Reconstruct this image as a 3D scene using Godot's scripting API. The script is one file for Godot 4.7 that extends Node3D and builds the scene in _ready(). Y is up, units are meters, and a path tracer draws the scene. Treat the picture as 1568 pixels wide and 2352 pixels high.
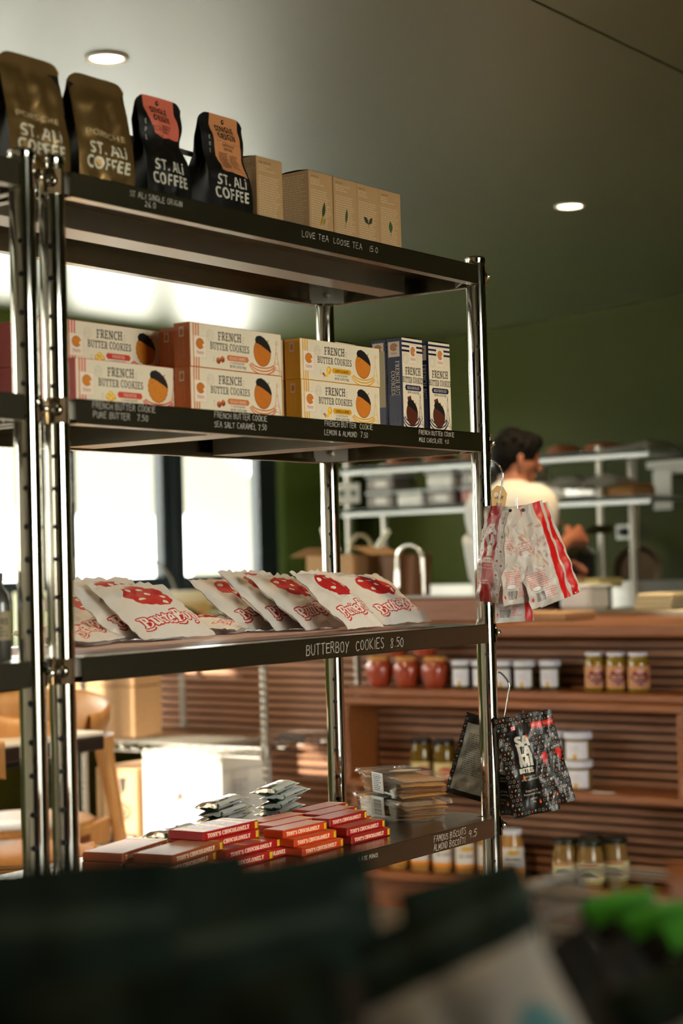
extends Node3D
# A grocery corner of a cafe: chrome shelving with packaged goods, a timber counter, a kitchen and a wall of windows behind.

const W := 1.16    # post to post along the shelf
const R := 0.019   # post radius
const D := 0.370   # post to post across the shelf
var M := {}
var used := {}
var noise := FastNoiseLite.new()
var rng := RandomNumberGenerator.new()

# ---------------------------------------------------------------- naming
func numbered(n: String) -> String:
	if not used.has(n):
		used[n] = 0
		return n
	used[n] += 1
	return "%s_%03d" % [n, used[n]]

func tag(o: Node, label: String, category: String, group := "") -> Node:
	o.set_meta("label", label)
	o.set_meta("category", category)
	if group != "":
		o.set_meta("group", group)
	return o

func thing(called: String, label: String, category: String, at := Vector3.ZERO, turn := 0.0, group := "") -> Node3D:
	var o := Node3D.new()
	o.name = numbered(called)
	add_child(o)
	o.position = at
	o.rotation.y = turn
	tag(o, label, category, group)
	return o

func obj(called: String, shape, m: Material, parent: Node = null, xf := Transform3D.IDENTITY) -> MeshInstance3D:
	var o := MeshInstance3D.new()
	o.mesh = done(shape) if shape is SurfaceTool else shape
	o.material_override = m
	if parent == null:
		o.name = numbered(called)
		add_child(o)
	else:
		o.name = called
		parent.add_child(o, true)
	o.transform = xf
	return o

func struct(called: String, shape, m: Material, parent: Node = null, xf := Transform3D.IDENTITY) -> MeshInstance3D:
	var o := obj(called, shape, m, parent, xf)
	if parent == null:
		o.set_meta("kind", "structure")
	return o

func dup(o: Node3D, at: Vector3, turn: float, label := "", group := "") -> Node3D:
	var c: Node3D = o.duplicate()
	c.name = numbered(String(o.name).rstrip("0123456789").rstrip("_"))
	add_child(c)
	c.position = at
	c.rotation = Vector3(0, turn, 0)
	if label != "":
		c.set_meta("label", label)
	if group != "":
		c.set_meta("group", group)
	return c

# ---------------------------------------------------------------- shapes
func mb() -> SurfaceTool:
	var st := SurfaceTool.new()
	st.begin(Mesh.PRIMITIVE_TRIANGLES)
	st.set_smooth_group(-1)
	return st

func done(st: SurfaceTool) -> ArrayMesh:
	st.generate_normals()
	st.index()
	return st.commit()

func tri(st: SurfaceTool, a: Vector3, b: Vector3, c: Vector3, ua := Vector2.ZERO, ub := Vector2.ZERO, uc := Vector2.ZERO) -> void:
	# a, b, c run counter-clockwise seen from outside; Godot wants them clockwise
	st.set_uv(ua); st.add_vertex(a)
	st.set_uv(uc); st.add_vertex(c)
	st.set_uv(ub); st.add_vertex(b)

func quad(st: SurfaceTool, a: Vector3, b: Vector3, c: Vector3, d: Vector3, ua := Vector2.ZERO, ub := Vector2.ZERO, uc := Vector2.ZERO, ud := Vector2.ZERO) -> void:
	tri(st, a, b, c, ua, ub, uc)
	tri(st, a, c, d, ua, uc, ud)

func face(st: SurfaceTool, pts: Array, mid: Vector3) -> void:
	var n: Vector3 = (pts[1] - pts[0]).cross(pts[2] - pts[0])
	var c := Vector3.ZERO
	for p in pts:
		c += p
	c /= pts.size()
	if n.dot(c - mid) < 0.0:
		pts = pts.duplicate()
		pts.reverse()
	for k in range(1, pts.size() - 1):
		tri(st, pts[0], pts[k], pts[k + 1])

func bx(st: SurfaceTool, c: Vector3, s: Vector3, bev := 0.0, xf := Transform3D.IDENTITY) -> SurfaceTool:
	st.set_smooth_group(-1)
	var h := s * 0.5
	var mid := xf * c
	if bev <= 0.0:
		var v := []
		for k in 8:
			v.append(xf * (c + Vector3(h.x if k & 1 else -h.x, h.y if k & 2 else -h.y, h.z if k & 4 else -h.z)))
		for f in [[0, 1, 3, 2], [4, 5, 7, 6], [0, 1, 5, 4], [2, 3, 7, 6], [0, 2, 6, 4], [1, 3, 7, 5]]:
			face(st, [v[f[0]], v[f[1]], v[f[2]], v[f[3]]], mid)
		return st
	var p := []
	for k in 8:
		var sg := Vector3(1 if k & 1 else -1, 1 if k & 2 else -1, 1 if k & 4 else -1)
		var row := []
		for a in 3:
			var q := h - Vector3.ONE * bev
			q[a] = h[a]
			row.append(xf * (c + q * sg))
		p.append(row)
	for a in 3:
		var b := (a + 1) % 3
		var e := (a + 2) % 3
		var A := 1 << a
		var B := 1 << b
		var E := 1 << e
		for s1 in [0, A]:
			face(st, [p[s1][a], p[s1 | B][a], p[s1 | B | E][a], p[s1 | E][a]], mid)
			for s2 in [0, B]:
				face(st, [p[s1 | s2][a], p[s1 | s2 | E][a], p[s1 | s2 | E][b], p[s1 | s2][b]], mid)
	for k in 8:
		face(st, [p[k][0], p[k][1], p[k][2]], mid)
	return st

func box(c: Vector3, s: Vector3, bev := 0.0, xf := Transform3D.IDENTITY) -> SurfaceTool:
	return bx(mb(), c, s, bev, xf)

func bar(st: SurfaceTool, a: Vector3, b: Vector3, w: float, t: float, up := Vector3.UP, bev := 0.0) -> SurfaceTool:
	var z := (b - a).normalized()
	var x := up.cross(z).normalized()
	var y := z.cross(x)
	return bx(st, Vector3.ZERO, Vector3(w, t, a.distance_to(b)), bev, Transform3D(Basis(x, y, z), (a + b) * 0.5))

func tube(st: SurfaceTool, pts: Array, r, seg := 10, cap := true) -> SurfaceTool:
	st.set_smooth_group(1)
	var n := pts.size()
	var rings := []
	var up := Vector3.UP
	var t0: Vector3 = (pts[1] - pts[0]).normalized()
	if absf(t0.dot(up)) > 0.95:
		up = Vector3.RIGHT
	var x := up.cross(t0).normalized()
	for i in n:
		var t: Vector3 = (pts[mini(i + 1, n - 1)] - pts[maxi(i - 1, 0)]).normalized()
		x = (x - t * x.dot(t)).normalized()
		var y := t.cross(x)
		var ri: float = r[i] if r is Array else r
		var ring := []
		for k in seg:
			var a := TAU * k / seg
			ring.append(pts[i] + (x * cos(a) + y * sin(a)) * ri)
		rings.append(ring)
	for i in n - 1:
		for k in seg:
			var j := (k + 1) % seg
			quad(st, rings[i][k], rings[i][j], rings[i + 1][j], rings[i + 1][k])
	if cap:
		st.set_smooth_group(-1)
		for k in range(1, seg - 1):
			tri(st, rings[0][0], rings[0][k + 1], rings[0][k])
			tri(st, rings[n - 1][0], rings[n - 1][k], rings[n - 1][k + 1])
	return st

# a smooth line through the given points
func smooth(pts: Array, k := 5) -> Array:
	var out := []
	var n := pts.size()
	for i in n - 1:
		for j in k:
			out.append(pts[i].cubic_interpolate(pts[i + 1], pts[maxi(i - 1, 0)], pts[mini(i + 2, n - 1)], float(j) / k))
	out.append(pts[n - 1])
	return out

func lathe(st: SurfaceTool, prof: Array, seg := 24, xf := Transform3D.IDENTITY, arc := TAU, start := 0.0) -> SurfaceTool:
	# prof: Vector2(radius, height) from the bottom up along the outside
	var grp := 1
	var total := 0.0
	for i in prof.size() - 1:
		total += prof[i].distance_to(prof[i + 1])
	var run := 0.0
	for i in prof.size() - 1:
		if i > 0 and absf((prof[i] - prof[i - 1]).angle_to(prof[i + 1] - prof[i])) > 0.6:
			grp += 1
		st.set_smooth_group(grp)
		var v0 := 1.0 - run / total
		run += prof[i].distance_to(prof[i + 1])
		var v1 := 1.0 - run / total
		for k in seg:
			var a := start + arc * k / seg
			var b := start + arc * (k + 1) / seg
			var u0 := float(k) / seg
			var u1 := float(k + 1) / seg
			var p0 := xf * Vector3(prof[i].x * sin(a), prof[i].y, prof[i].x * cos(a))
			var p1 := xf * Vector3(prof[i].x * sin(b), prof[i].y, prof[i].x * cos(b))
			var p2 := xf * Vector3(prof[i + 1].x * sin(b), prof[i + 1].y, prof[i + 1].x * cos(b))
			var p3 := xf * Vector3(prof[i + 1].x * sin(a), prof[i + 1].y, prof[i + 1].x * cos(a))
			if prof[i].x < 1e-6:
				tri(st, p0, p2, p3, Vector2(u0, v0), Vector2(u1, v1), Vector2(u0, v1))
			elif prof[i + 1].x < 1e-6:
				tri(st, p0, p1, p2, Vector2(u0, v0), Vector2(u1, v0), Vector2(u1, v1))
			else:
				quad(st, p0, p1, p2, p3, Vector2(u0, v0), Vector2(u1, v0), Vector2(u1, v1), Vector2(u0, v1))
	return st

func grid(st: SurfaceTool, nu: int, nv: int, f: Callable, uv := Rect2(0, 0, 1, 1), flip := false) -> SurfaceTool:
	# f(u, v) is a point; seen from outside u runs right and v runs up
	st.set_smooth_group(1)
	var p := []
	for j in nv + 1:
		var row := []
		for i in nu + 1:
			row.append(f.call(float(i) / nu, float(j) / nv))
		p.append(row)
	for j in nv:
		for i in nu:
			var ua := uv.position + Vector2(float(i) / nu, 1.0 - float(j) / nv) * uv.size
			var ub := uv.position + Vector2(float(i + 1) / nu, 1.0 - float(j) / nv) * uv.size
			var uc := uv.position + Vector2(float(i + 1) / nu, 1.0 - float(j + 1) / nv) * uv.size
			var ud := uv.position + Vector2(float(i) / nu, 1.0 - float(j + 1) / nv) * uv.size
			if flip:
				quad(st, p[j][i + 1], p[j][i], p[j + 1][i], p[j + 1][i + 1], ub, ua, ud, uc)
			else:
				quad(st, p[j][i], p[j][i + 1], p[j + 1][i + 1], p[j + 1][i], ua, ub, uc, ud)
	return st

# printed carton: faces carry their own rectangle of the print ("f" +z, "l" -x, "t" +y, the rest takes "o")
func carton(s: Vector3, uv: Dictionary, bev := 0.0008) -> SurfaceTool:
	var st := mb()
	var h := s * 0.5
	var o: Rect2 = uv.get("o", Rect2(0, 0, 0.001, 0.001))
	var defs := [["f", Vector3(0, 0, 1), Vector3(1, 0, 0)], ["b", Vector3(0, 0, -1), Vector3(-1, 0, 0)], ["l", Vector3(-1, 0, 0), Vector3(0, 0, 1)], ["r", Vector3(1, 0, 0), Vector3(0, 0, -1)], ["t", Vector3(0, 1, 0), Vector3(1, 0, 0)], ["u", Vector3(0, -1, 0), Vector3(1, 0, 0)]]
	for d in defs:
		var n: Vector3 = d[1]
		var x: Vector3 = d[2]
		var y := n.cross(x)
		var r: Rect2 = uv.get(d[0], o)
		var hx := absf(x.dot(h)) - bev
		var hy := absf(y.dot(h)) - bev
		var c := n * absf(n.dot(h)) + Vector3(0, h.y, 0)
		quad(st, c - x * hx - y * hy, c + x * hx - y * hy, c + x * hx + y * hy, c - x * hx + y * hy, Vector2(r.position.x, r.end.y), r.end, Vector2(r.end.x, r.position.y), r.position)
	# rounded edges in the plain colour of the print
	var e := mb()
	bx(e, Vector3(0, h.y, 0), s - Vector3.ONE * 0.00004, bev)
	var arr := e.commit_to_arrays()
	for k in arr[Mesh.ARRAY_VERTEX].size():
		st.set_uv(o.get_center())
		st.add_vertex(arr[Mesh.ARRAY_VERTEX][k])
	return st

# a stuffed bag: two sheets sealed all round, bulging to th, creased; base edge at y = 0, facing +z
func pouch(w: float, h: float, th: float, sd: int, crease := 0.002, nu := 14, nv := 16, uvf := Rect2(0, 0, 1, 1), uvb := Rect2(0, 0, 1, 1), pw := 0.7, wavy := 0.0) -> SurfaceTool:
	var st := mb()
	var f := func(u: float, v: float, side: float) -> Vector3:
		var a := pow(maxf(sin(PI * u), 0.0), pw) * pow(maxf(sin(PI * clampf(v * 1.04 - 0.02, 0.0, 1.0)), 0.0), pw)
		var n1 := noise.get_noise_3d(u * 60.0 + sd * 17.0, v * 60.0, side * 40.0)
		var n2 := noise.get_noise_3d(u * 160.0 + sd * 31.0, v * 160.0, side * 40.0 + 9.0)
		var edge := noise.get_noise_2d(v * 90.0 + sd * 5.0, u * 50.0 + sd)
		var bend := wavy * noise.get_noise_3d(u * 35.0, v * 45.0, sd * 13.0)
		return Vector3((u - 0.5) * w * (1.0 - 0.06 * a) + edge * crease * 0.8, v * h + edge * crease * 0.5, side * (th * 0.5 * a + 0.0004) + (n1 + 0.5 * n2) * crease * (0.3 + a) + bend)
	grid(st, nu, nv, f.bind(1.0), uvf)
	grid(st, nu, nv, func(u, v): return f.call(1.0 - u, v, -1.0), uvb)
	return st

# ---------------------------------------------------------------- materials
func mat(c: Color, rough := 0.6, metal := 0.0, more := {}) -> StandardMaterial3D:
	var m := StandardMaterial3D.new()
	m.albedo_color = c
	m.roughness = rough
	m.metallic = metal
	for k in more:
		m.set(k, more[k])
	return m

func ntex(freq: float, a: Color, b: Color, w := 256, h := 256, oct := 4, sd := 1, kind := FastNoiseLite.TYPE_SIMPLEX_SMOOTH) -> NoiseTexture2D:
	var t := NoiseTexture2D.new()
	t.width = w
	t.height = h
	t.seamless = true
	var n := FastNoiseLite.new()
	n.noise_type = kind
	n.frequency = freq
	n.fractal_octaves = oct
	n.seed = sd
	t.noise = n
	var g := Gradient.new()
	g.set_color(0, a)
	g.set_color(1, b)
	t.color_ramp = g
	return t

func tri_mat(a: Color, b: Color, scale: Vector3, freq := 0.02, rough := 0.55, more := {}, sd := 1, world := false) -> StandardMaterial3D:
	var m := mat(Color.WHITE, rough, 0.0, {"albedo_texture": ntex(freq, a, b, 256, 256, 4, sd), "uv1_triplanar": true, "uv1_world_triplanar": world, "uv1_scale": scale})
	for k in more:
		m.set(k, more[k])
	return m

func hexc(s: String) -> Color:
	return Color.html(s)

func make_materials() -> void:
	noise.noise_type = FastNoiseLite.TYPE_SIMPLEX_SMOOTH
	noise.frequency = 0.1
	noise.seed = 7
	rng.seed = 11
	M.chrome = mat(Color(0.80, 0.785, 0.75), 0.07, 1.0)
	M.steel = mat(Color(0.62, 0.59, 0.52), 0.24, 1.0)
	M.steel_dull = mat(Color(0.72, 0.715, 0.69), 0.36, 1.0)
	M.zinc = mat(Color(0.66, 0.64, 0.60), 0.42, 0.9)
	M.dark = mat(Color(0.03, 0.03, 0.028), 0.5)
	M.chalk = mat(Color(0.78, 0.77, 0.72), 0.9)
	M.olive = mat(Color(0.215, 0.235, 0.085), 0.6, 0.0, {"metallic_specular": 0.2})
	M.olive_light = mat(Color(0.43, 0.50, 0.24), 0.6, 0.0, {"metallic_specular": 0.25})
	M.ceiling = mat(Color(0.285, 0.315, 0.14), 0.42, 0.0, {"metallic_specular": 0.85, "clearcoat_enabled": true, "clearcoat": 1.0, "clearcoat_roughness": 0.42})
	M.gap = mat(Color(0.06, 0.06, 0.045), 0.8)
	M.frame = mat(Color(0.15, 0.18, 0.205), 0.4)
	M.glass = mat(Color(0.9, 0.95, 0.95, 0.04), 0.02, 0.0, {"transparency": BaseMaterial3D.TRANSPARENCY_ALPHA})
	M.floor = tri_mat(Color(0.42, 0.38, 0.33), Color(0.52, 0.48, 0.42), Vector3(1.2, 1.2, 1.2), 0.02, 0.5, {}, 3, true)
	M.timber = tri_mat(Color(0.45, 0.25, 0.11), Color(0.58, 0.345, 0.17), Vector3(9, 14, 0.9), 0.02, 0.42, {}, 5)
	M.slat = tri_mat(Color(0.55, 0.38, 0.28), Color(0.66, 0.48, 0.36), Vector3(9, 14, 0.9), 0.02, 0.55, {}, 6)
	M.oak = tri_mat(Color(0.72, 0.50, 0.28), Color(0.82, 0.62, 0.38), Vector3(8, 1.5, 8), 0.02, 0.45, {}, 8)
	M.kraft = tri_mat(Color(0.66, 0.51, 0.35), Color(0.72, 0.57, 0.41), Vector3(4, 4, 4), 0.05, 0.8, {}, 9)
	M.white = mat(Color(0.86, 0.86, 0.84), 0.6)
	M.paper = mat(Color(0.87, 0.86, 0.83), 0.75)
	M.lamp = mat(Color(1, 1, 1), 0.5, 0.0, {"emission_enabled": true, "emission": Color(1.0, 0.90, 0.72), "emission_energy_multiplier": 6.0})
	M.plastic = mat(Color(0.95, 0.97, 0.95, 0.04), 0.08, 0.0, {"metallic_specular": 0.35, "transparency": BaseMaterial3D.TRANSPARENCY_ALPHA})
	M.black = mat(Color(0.045, 0.045, 0.045), 0.45)
	M.concrete = mat(Color(0.78, 0.76, 0.72), 0.9)
	M.fence = mat(Color(0.9, 0.9, 0.9), 0.8)
	M.dark_wood = mat(Color(0.13, 0.085, 0.055), 0.5)
	M.slate = mat(Color(0.20, 0.30, 0.28), 0.6)
	M.kitchen_steel = mat(Color(0.66, 0.67, 0.66), 0.35, 0.5)
	M.slat_back = mat(Color(0.16, 0.10, 0.065), 0.7)
	M.slot = mat(Color(0.45, 0.22, 0.08), 0.6)
	M.wire_paint = mat(Color(0.36, 0.355, 0.335), 0.5)
	M.asphalt = mat(Color(0.42, 0.41, 0.39), 0.9)
	M.cream_wall = mat(Color(0.78, 0.75, 0.67), 0.6)
	M.kraft_label = mat(Color(0.80, 0.74, 0.60), 0.7)
	M.biscuit = tri_mat(Color(0.62, 0.44, 0.24), Color(0.74, 0.56, 0.34), Vector3(20, 20, 20), 0.05, 0.85, {}, 12)
	M.film = mat(Color(0.97, 0.97, 0.95, 0.05), 0.06, 0.0, {"metallic_specular": 0.3, "transparency": BaseMaterial3D.TRANSPARENCY_ALPHA})
	M.hill = mat(Color(0.235, 0.22, 0.165), 0.95)
	M.trunk = mat(Color(0.17, 0.17, 0.19), 0.9)
	M.leaf = mat(Color(0.22, 0.24, 0.13), 0.8)

# ---------------------------------------------------------------- flat print: a small scan-line painter
var fonts := {}

class Print:
	var im: Image
	var s := 2.0
	var w: int
	var h: int
	func _init(width: int, height: int, bg: Color, sup := 2.0) -> void:
		s = sup
		w = width
		h = height
		im = Image.create(int(w * s), int(h * s), false, Image.FORMAT_RGBA8)
		im.fill(bg)
	func rect(x: float, y: float, ww: float, hh: float, c: Color) -> void:
		im.fill_rect(Rect2i(int(round(x * s)), int(round(y * s)), maxi(1, int(round(ww * s))), maxi(1, int(round(hh * s)))), c)
	func polys(list: Array, c: Color) -> void:
		var ed := []
		var y0 := 1e9
		var y1 := -1e9
		for pts in list:
			var n: int = pts.size()
			for i in n:
				var a: Vector2 = pts[i] * s
				var b: Vector2 = pts[(i + 1) % n] * s
				y0 = minf(y0, a.y)
				y1 = maxf(y1, a.y)
				if a.y != b.y:
					ed.append([a.x, a.y, b.x, b.y, 1] if a.y < b.y else [b.x, b.y, a.x, a.y, -1])
		ed.sort_custom(func(p, q): return p[1] < q[1])
		var active := []
		var k := 0
		for y in range(maxi(0, int(floor(y0))), mini(im.get_height(), int(ceil(y1)) + 1)):
			var yc := y + 0.5
			while k < ed.size() and ed[k][1] <= yc:
				active.append(ed[k])
				k += 1
			var xs := []
			var keep := []
			for e in active:
				if e[3] > yc:
					keep.append(e)
					xs.append([e[0] + (yc - e[1]) / (e[3] - e[1]) * (e[2] - e[0]), e[4]])
			active = keep
			xs.sort_custom(func(p, q): return p[0] < q[0])
			var wind := 0
			for i in xs.size() - 1:
				wind += xs[i][1]
				if wind != 0:
					var xa := int(round(xs[i][0]))
					var xb := int(round(xs[i + 1][0]))
					if xb > xa:
						im.fill_rect(Rect2i(xa, y, xb - xa, 1), c)
	func poly(pts: Array, c: Color) -> void:
		polys([pts], c)
	func ell(cx: float, cy: float, rx: float, ry: float, c: Color, rot := 0.0, wob := 0.0, lobes := 12) -> void:
		var p := []
		var n := 48 if wob == 0.0 else 96
		for i in n:
			var a := TAU * i / n
			var q := 1.0 + wob * sin(a * lobes)
			p.append(Vector2(cx, cy) + Vector2(cos(a) * rx * q, sin(a) * ry * q).rotated(rot))
		polys([p], c)
	func line(pts: Array, wd: float, c: Color) -> void:
		for i in pts.size() - 1:
			var a: Vector2 = pts[i]
			var b: Vector2 = pts[i + 1]
			if a.distance_to(b) < 0.01:
				continue
			var n := (b - a).normalized().orthogonal() * wd * 0.5
			var t := (b - a).normalized() * wd * 0.2
			polys([[a + n - t, b + n + t, b - n + t, a - n - t]], c)
	func ring(cx: float, cy: float, rx: float, ry: float, wd: float, c: Color, a0 := 0.0, a1 := TAU) -> void:
		var p := []
		for i in 33:
			var a := a0 + (a1 - a0) * i / 32.0
			p.append(Vector2(cx + cos(a) * rx, cy + sin(a) * ry))
		line(p, wd, c)
	func small(x: float, y: float, ww: float, rows: int, pitch: float, c: Color, r: RandomNumberGenerator, rag := 0.3, thick := 0.45) -> void:
		# lines of print too small to read
		for k in rows:
			var xx := x
			var end := x + ww * (1.0 - rag * r.randf())
			while xx < end:
				var l := pitch * r.randf_range(0.6, 2.2)
				rect(xx, y + k * pitch, minf(l, end - xx + 1.0), pitch * thick, c)
				xx += l + pitch * 0.4
	func tex() -> ImageTexture:
		var o: Image = im.duplicate()
		if s != 1.0:
			o.resize(w, h, Image.INTERPOLATE_BILINEAR if s == 2.0 else Image.INTERPOLATE_CUBIC)
		return ImageTexture.create_from_image(o)

func font(kind: String) -> RID:
	if not fonts.has(kind):
		var f := SystemFont.new()
		f.font_names = PackedStringArray(["Droid Serif" if kind.begins_with("serif") else "Droid Sans"])
		f.font_weight = 700 if kind.ends_with("b") else 400
		fonts[kind] = [f, f.get_rids()[0], {}]
	return fonts[kind][1]

func glyph(kind: String, ch: String) -> Array:
	font(kind)
	var store: Dictionary = fonts[kind][2]
	if not store.has(ch):
		var ts := TextServerManager.get_primary_interface()
		var g := ts.font_get_glyph_index(fonts[kind][1], 128, ch.unicode_at(0), 0)
		var d := ts.font_get_glyph_contours(fonts[kind][1], 128, g)
		var out := []
		var at := 0
		if d.has("points"):
			for e in d["contours"]:
				var c := []
				for k in range(at, e + 1):
					c.append(Vector2(d["points"][k].x, d["points"][k].y) / 92.0)  # cap height 1
				at = e + 1
				out.append(c)
		store[ch] = [out, ts.font_get_glyph_advance(fonts[kind][1], 128, g).x / 92.0]
	return store[ch]

# text whose capitals are h high, baseline at y; sx squeezes, shear slants, rot turns about (x, y); align 0 left, 1 centre
func text(p: Print, kind: String, words: String, x: float, y: float, h: float, c: Color, sx := 1.0, align := 0, rot := 0.0, shear := 0.0, gap := 0.0, grow := 0.0, jig := 0.0) -> float:
	var total := 0.0
	for ch in words:
		total += (glyph(kind, ch)[1] * sx + gap) * h
	var pen := -total * 0.5 if align == 1 else 0.0
	var r := RandomNumberGenerator.new()
	r.seed = hash(words)
	for ch in words:
		var g := glyph(kind, ch)
		var dy := r.randf_range(-jig, jig) * h
		var offs := [Vector2.ZERO]
		if grow > 0.0:
			for k in 12:
				offs.append(Vector2.from_angle(TAU * k / 12.0) * grow)
		for o in offs:
			var list := []
			for cont in g[0]:
				var q := []
				for v in cont:
					q.append(Vector2(x, y) + (Vector2(pen + (v.x * sx - v.y * shear) * h, v.y * h + dy) + o).rotated(rot))
				list.append(q)
			if list.size():
				p.polys(list, c)
		pen += (g[1] * sx + gap) * h
	return total

# ---------------------------------------------------------------- chalk hand: single strokes, letters ten units high
var strokes := {
	"A": [[0, 0, 3, 10, 6, 0], [1.2, 4, 4.8, 4]],
	"B": [[0, 0, 0, 10, 3.5, 10, 5, 8, 3.5, 5.5, 0, 5.2], [3.5, 5.5, 5.6, 3, 4, 0.2, 0, 0]],
	"C": [[5.4, 8.6, 3.6, 10, 1.4, 9, 0.2, 5.5, 0.8, 1.8, 3, 0, 5.6, 1.2]],
	"D": [[0, 0, 0, 10, 3, 9.6, 5.4, 6.6, 5.2, 2.6, 3, 0.2, 0, 0]],
	"E": [[5, 10, 0, 10, 0, 0, 5.2, 0], [0, 5.2, 4, 5.4]],
	"F": [[0, 0, 0, 10, 5.2, 10.2], [0, 5.4, 4, 5.6]],
	"G": [[5.4, 8.6, 3.4, 10, 1, 8.6, 0.2, 4.6, 1.4, 0.8, 3.6, 0, 5.4, 1.6, 5.4, 4.4, 3.2, 4.4]],
	"H": [[0, 0, 0, 10], [5.4, 0, 5.4, 10], [0, 5, 5.4, 5.2]],
	"I": [[1.5, 0, 1.6, 10]],
	"K": [[0, 0, 0, 10], [5.2, 10, 0.2, 4.6, 5.4, 0]],
	"L": [[0, 10, 0, 0, 5, 0.2]],
	"M": [[0, 0, 0.6, 10, 3.2, 3.4, 6, 10, 6.6, 0]],
	"N": [[0, 0, 0.2, 10, 5.2, 0, 5.4, 10]],
	"O": [[2.8, 10, 0.6, 8.2, 0, 4.6, 1.2, 0.8, 3, 0, 5, 1.6, 5.6, 5.4, 4.6, 9, 2.8, 10]],
	"P": [[0, 0, 0, 10, 3.6, 9.8, 5.2, 7.6, 3.8, 5.2, 0, 4.6]],
	"R": [[0, 0, 0, 10, 3.6, 9.8, 5, 7.6, 3.6, 5.4, 0, 5], [2.6, 5.2, 5.6, 0]],
	"S": [[5, 8.8, 3, 10, 0.8, 9, 0.8, 6.8, 4.6, 4, 5, 1.6, 3, 0, 0.2, 1.2]],
	"T": [[-0.4, 9.8, 5.8, 10], [2.7, 10, 2.7, 0]],
	"U": [[0, 10, 0.2, 2.6, 2, 0, 4.4, 0.6, 5.4, 3.4, 5.4, 10]],
	"V": [[0, 10, 2.6, 0, 5.6, 10]],
	"W": [[0, 10, 1.6, 0, 3.4, 6.6, 5, 0, 6.8, 10]],
	"Y": [[0, 10, 2.8, 5, 5.6, 10], [2.8, 5, 1.4, -1]],
	"0": [[2.8, 10, 0.4, 7.8, 0.2, 3, 2.4, 0, 4.8, 2.2, 5, 7, 2.8, 10]],
	"1": [[1.6, 0, 1.6, 10]],
	"2": [[0.2, 8.4, 2.4, 10, 4.8, 8.4, 4, 5, 0, 0, 5.2, 0.2]],
	"5": [[5, 10, 0.8, 9.8, 0.4, 5.8, 3.4, 6.2, 5, 3.4, 3.4, 0.4, 0, 0.6]],
	"6": [[4.4, 10, 1, 6, 0.2, 2.4, 2.4, 0, 4.8, 1.8, 4, 4.6, 0.6, 4]],
	"7": [[0, 9.8, 5.2, 10, 2, 0]],
	"8": [[4.6, 8.6, 2.6, 10, 0.8, 8.2, 4.6, 3, 3.4, 0.2, 1, 0.4, 0.6, 3, 4.6, 7, 4.6, 8.6]],
	"9": [[4.8, 9, 2.4, 10, 0.2, 7.4, 1.6, 5, 4.4, 6.4, 4.8, 9, 4, 0]],
	"&": [[5.6, 0, 1.2, 8, 2.6, 10, 4, 8.4, 0.4, 2.8, 1.8, 0, 5.4, 4]],
	".": [[1.2, 0.9, 1.7, 0.1]],
}

# chalk ribbons in the xy plane, letters h high, width factor sx; returns the width
func chalk(st: SurfaceTool, words: String, x0: float, y0: float, h: float, wd: float, sd: int, sx := 1.0, slant := 0.0, rise := 0.0) -> float:
	var r := RandomNumberGenerator.new()
	r.seed = sd
	var u := h / 10.0
	var pen := 0.0
	st.set_smooth_group(-1)
	for ch in words:
		if ch == " ":
			pen += 5.0 * sx
			continue
		var jx := r.randf_range(-0.3, 0.3)
		var jy := r.randf_range(-0.6, 0.6)
		var js := r.randf_range(0.9, 1.08)
		var wide := 0.0
		for s in strokes[ch]:
			var pts := []
			for k in range(0, s.size(), 2):
				var py: float = s[k + 1] * js + jy + r.randf_range(-0.25, 0.25)
				var px: float = pen + (s[k] + jx + r.randf_range(-0.25, 0.25)) * sx + py * slant
				wide = maxf(wide, s[k])
				pts.append(Vector2(x0 + px * u, y0 + py * u + px * u * rise))
			for k in pts.size() - 1:
				var a: Vector2 = pts[k]
				var b: Vector2 = pts[k + 1]
				var t := (b - a).normalized()
				var n := t.orthogonal() * wd * 0.5
				a -= t * wd * 0.3
				b += t * wd * 0.3
				var z := 0.0
				quad(st, Vector3(a.x + n.x, a.y + n.y, z), Vector3(a.x - n.x, a.y - n.y, z), Vector3(b.x - n.x, b.y - n.y, z), Vector3(b.x + n.x, b.y + n.y, z))
		pen += (wide + 2.2) * sx
	return pen * u

# ---------------------------------------------------------------- prints
const CREAM := Color(0.90, 0.85, 0.745)
const INK := Color(0.05, 0.045, 0.04)

func tower(p: Print, x: float, y: float, w: float, h: float, c: Color) -> void:
	var cx := x + w * 0.5
	for s in [-1.0, 1.0]:
		for k in [1.0, 0.72]:
			var q := []
			for i in 17:
				var t := i / 16.0
				q.append(Vector2(cx + s * (w * 0.5 * k * pow(1.0 - t, 2.4) + w * 0.03), y - h * t * 0.94))
			p.line(q, 1.6, c)
	p.rect(cx - 1, y - h, 2, h * 0.14, c)
	for t in [0.13, 0.30, 0.34, 0.58, 0.62, 0.86]:
		var hw := w * (0.5 * pow(1.0 - t, 2.4) + 0.07)
		p.rect(cx - hw, y - h * t, hw * 2, 2.2, c)
	for i in 9:
		var t := 0.04 + i * 0.1
		var a := w * (0.5 * pow(1.0 - t, 2.4) + 0.03)
		var b := w * (0.5 * pow(1.0 - t - 0.08, 2.4) + 0.03)
		for s in [-1.0, 1.0]:
			p.line([Vector2(cx + s * a * 0.72, y - h * t), Vector2(cx + s * b, y - h * (t + 0.08))], 1.2, c)
			p.line([Vector2(cx + s * a, y - h * t), Vector2(cx + s * b * 0.72, y - h * (t + 0.08))], 1.2, c)
	p.ring(cx, y, w * 0.28, h * 0.16, 1.8, c, PI, TAU)

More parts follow.
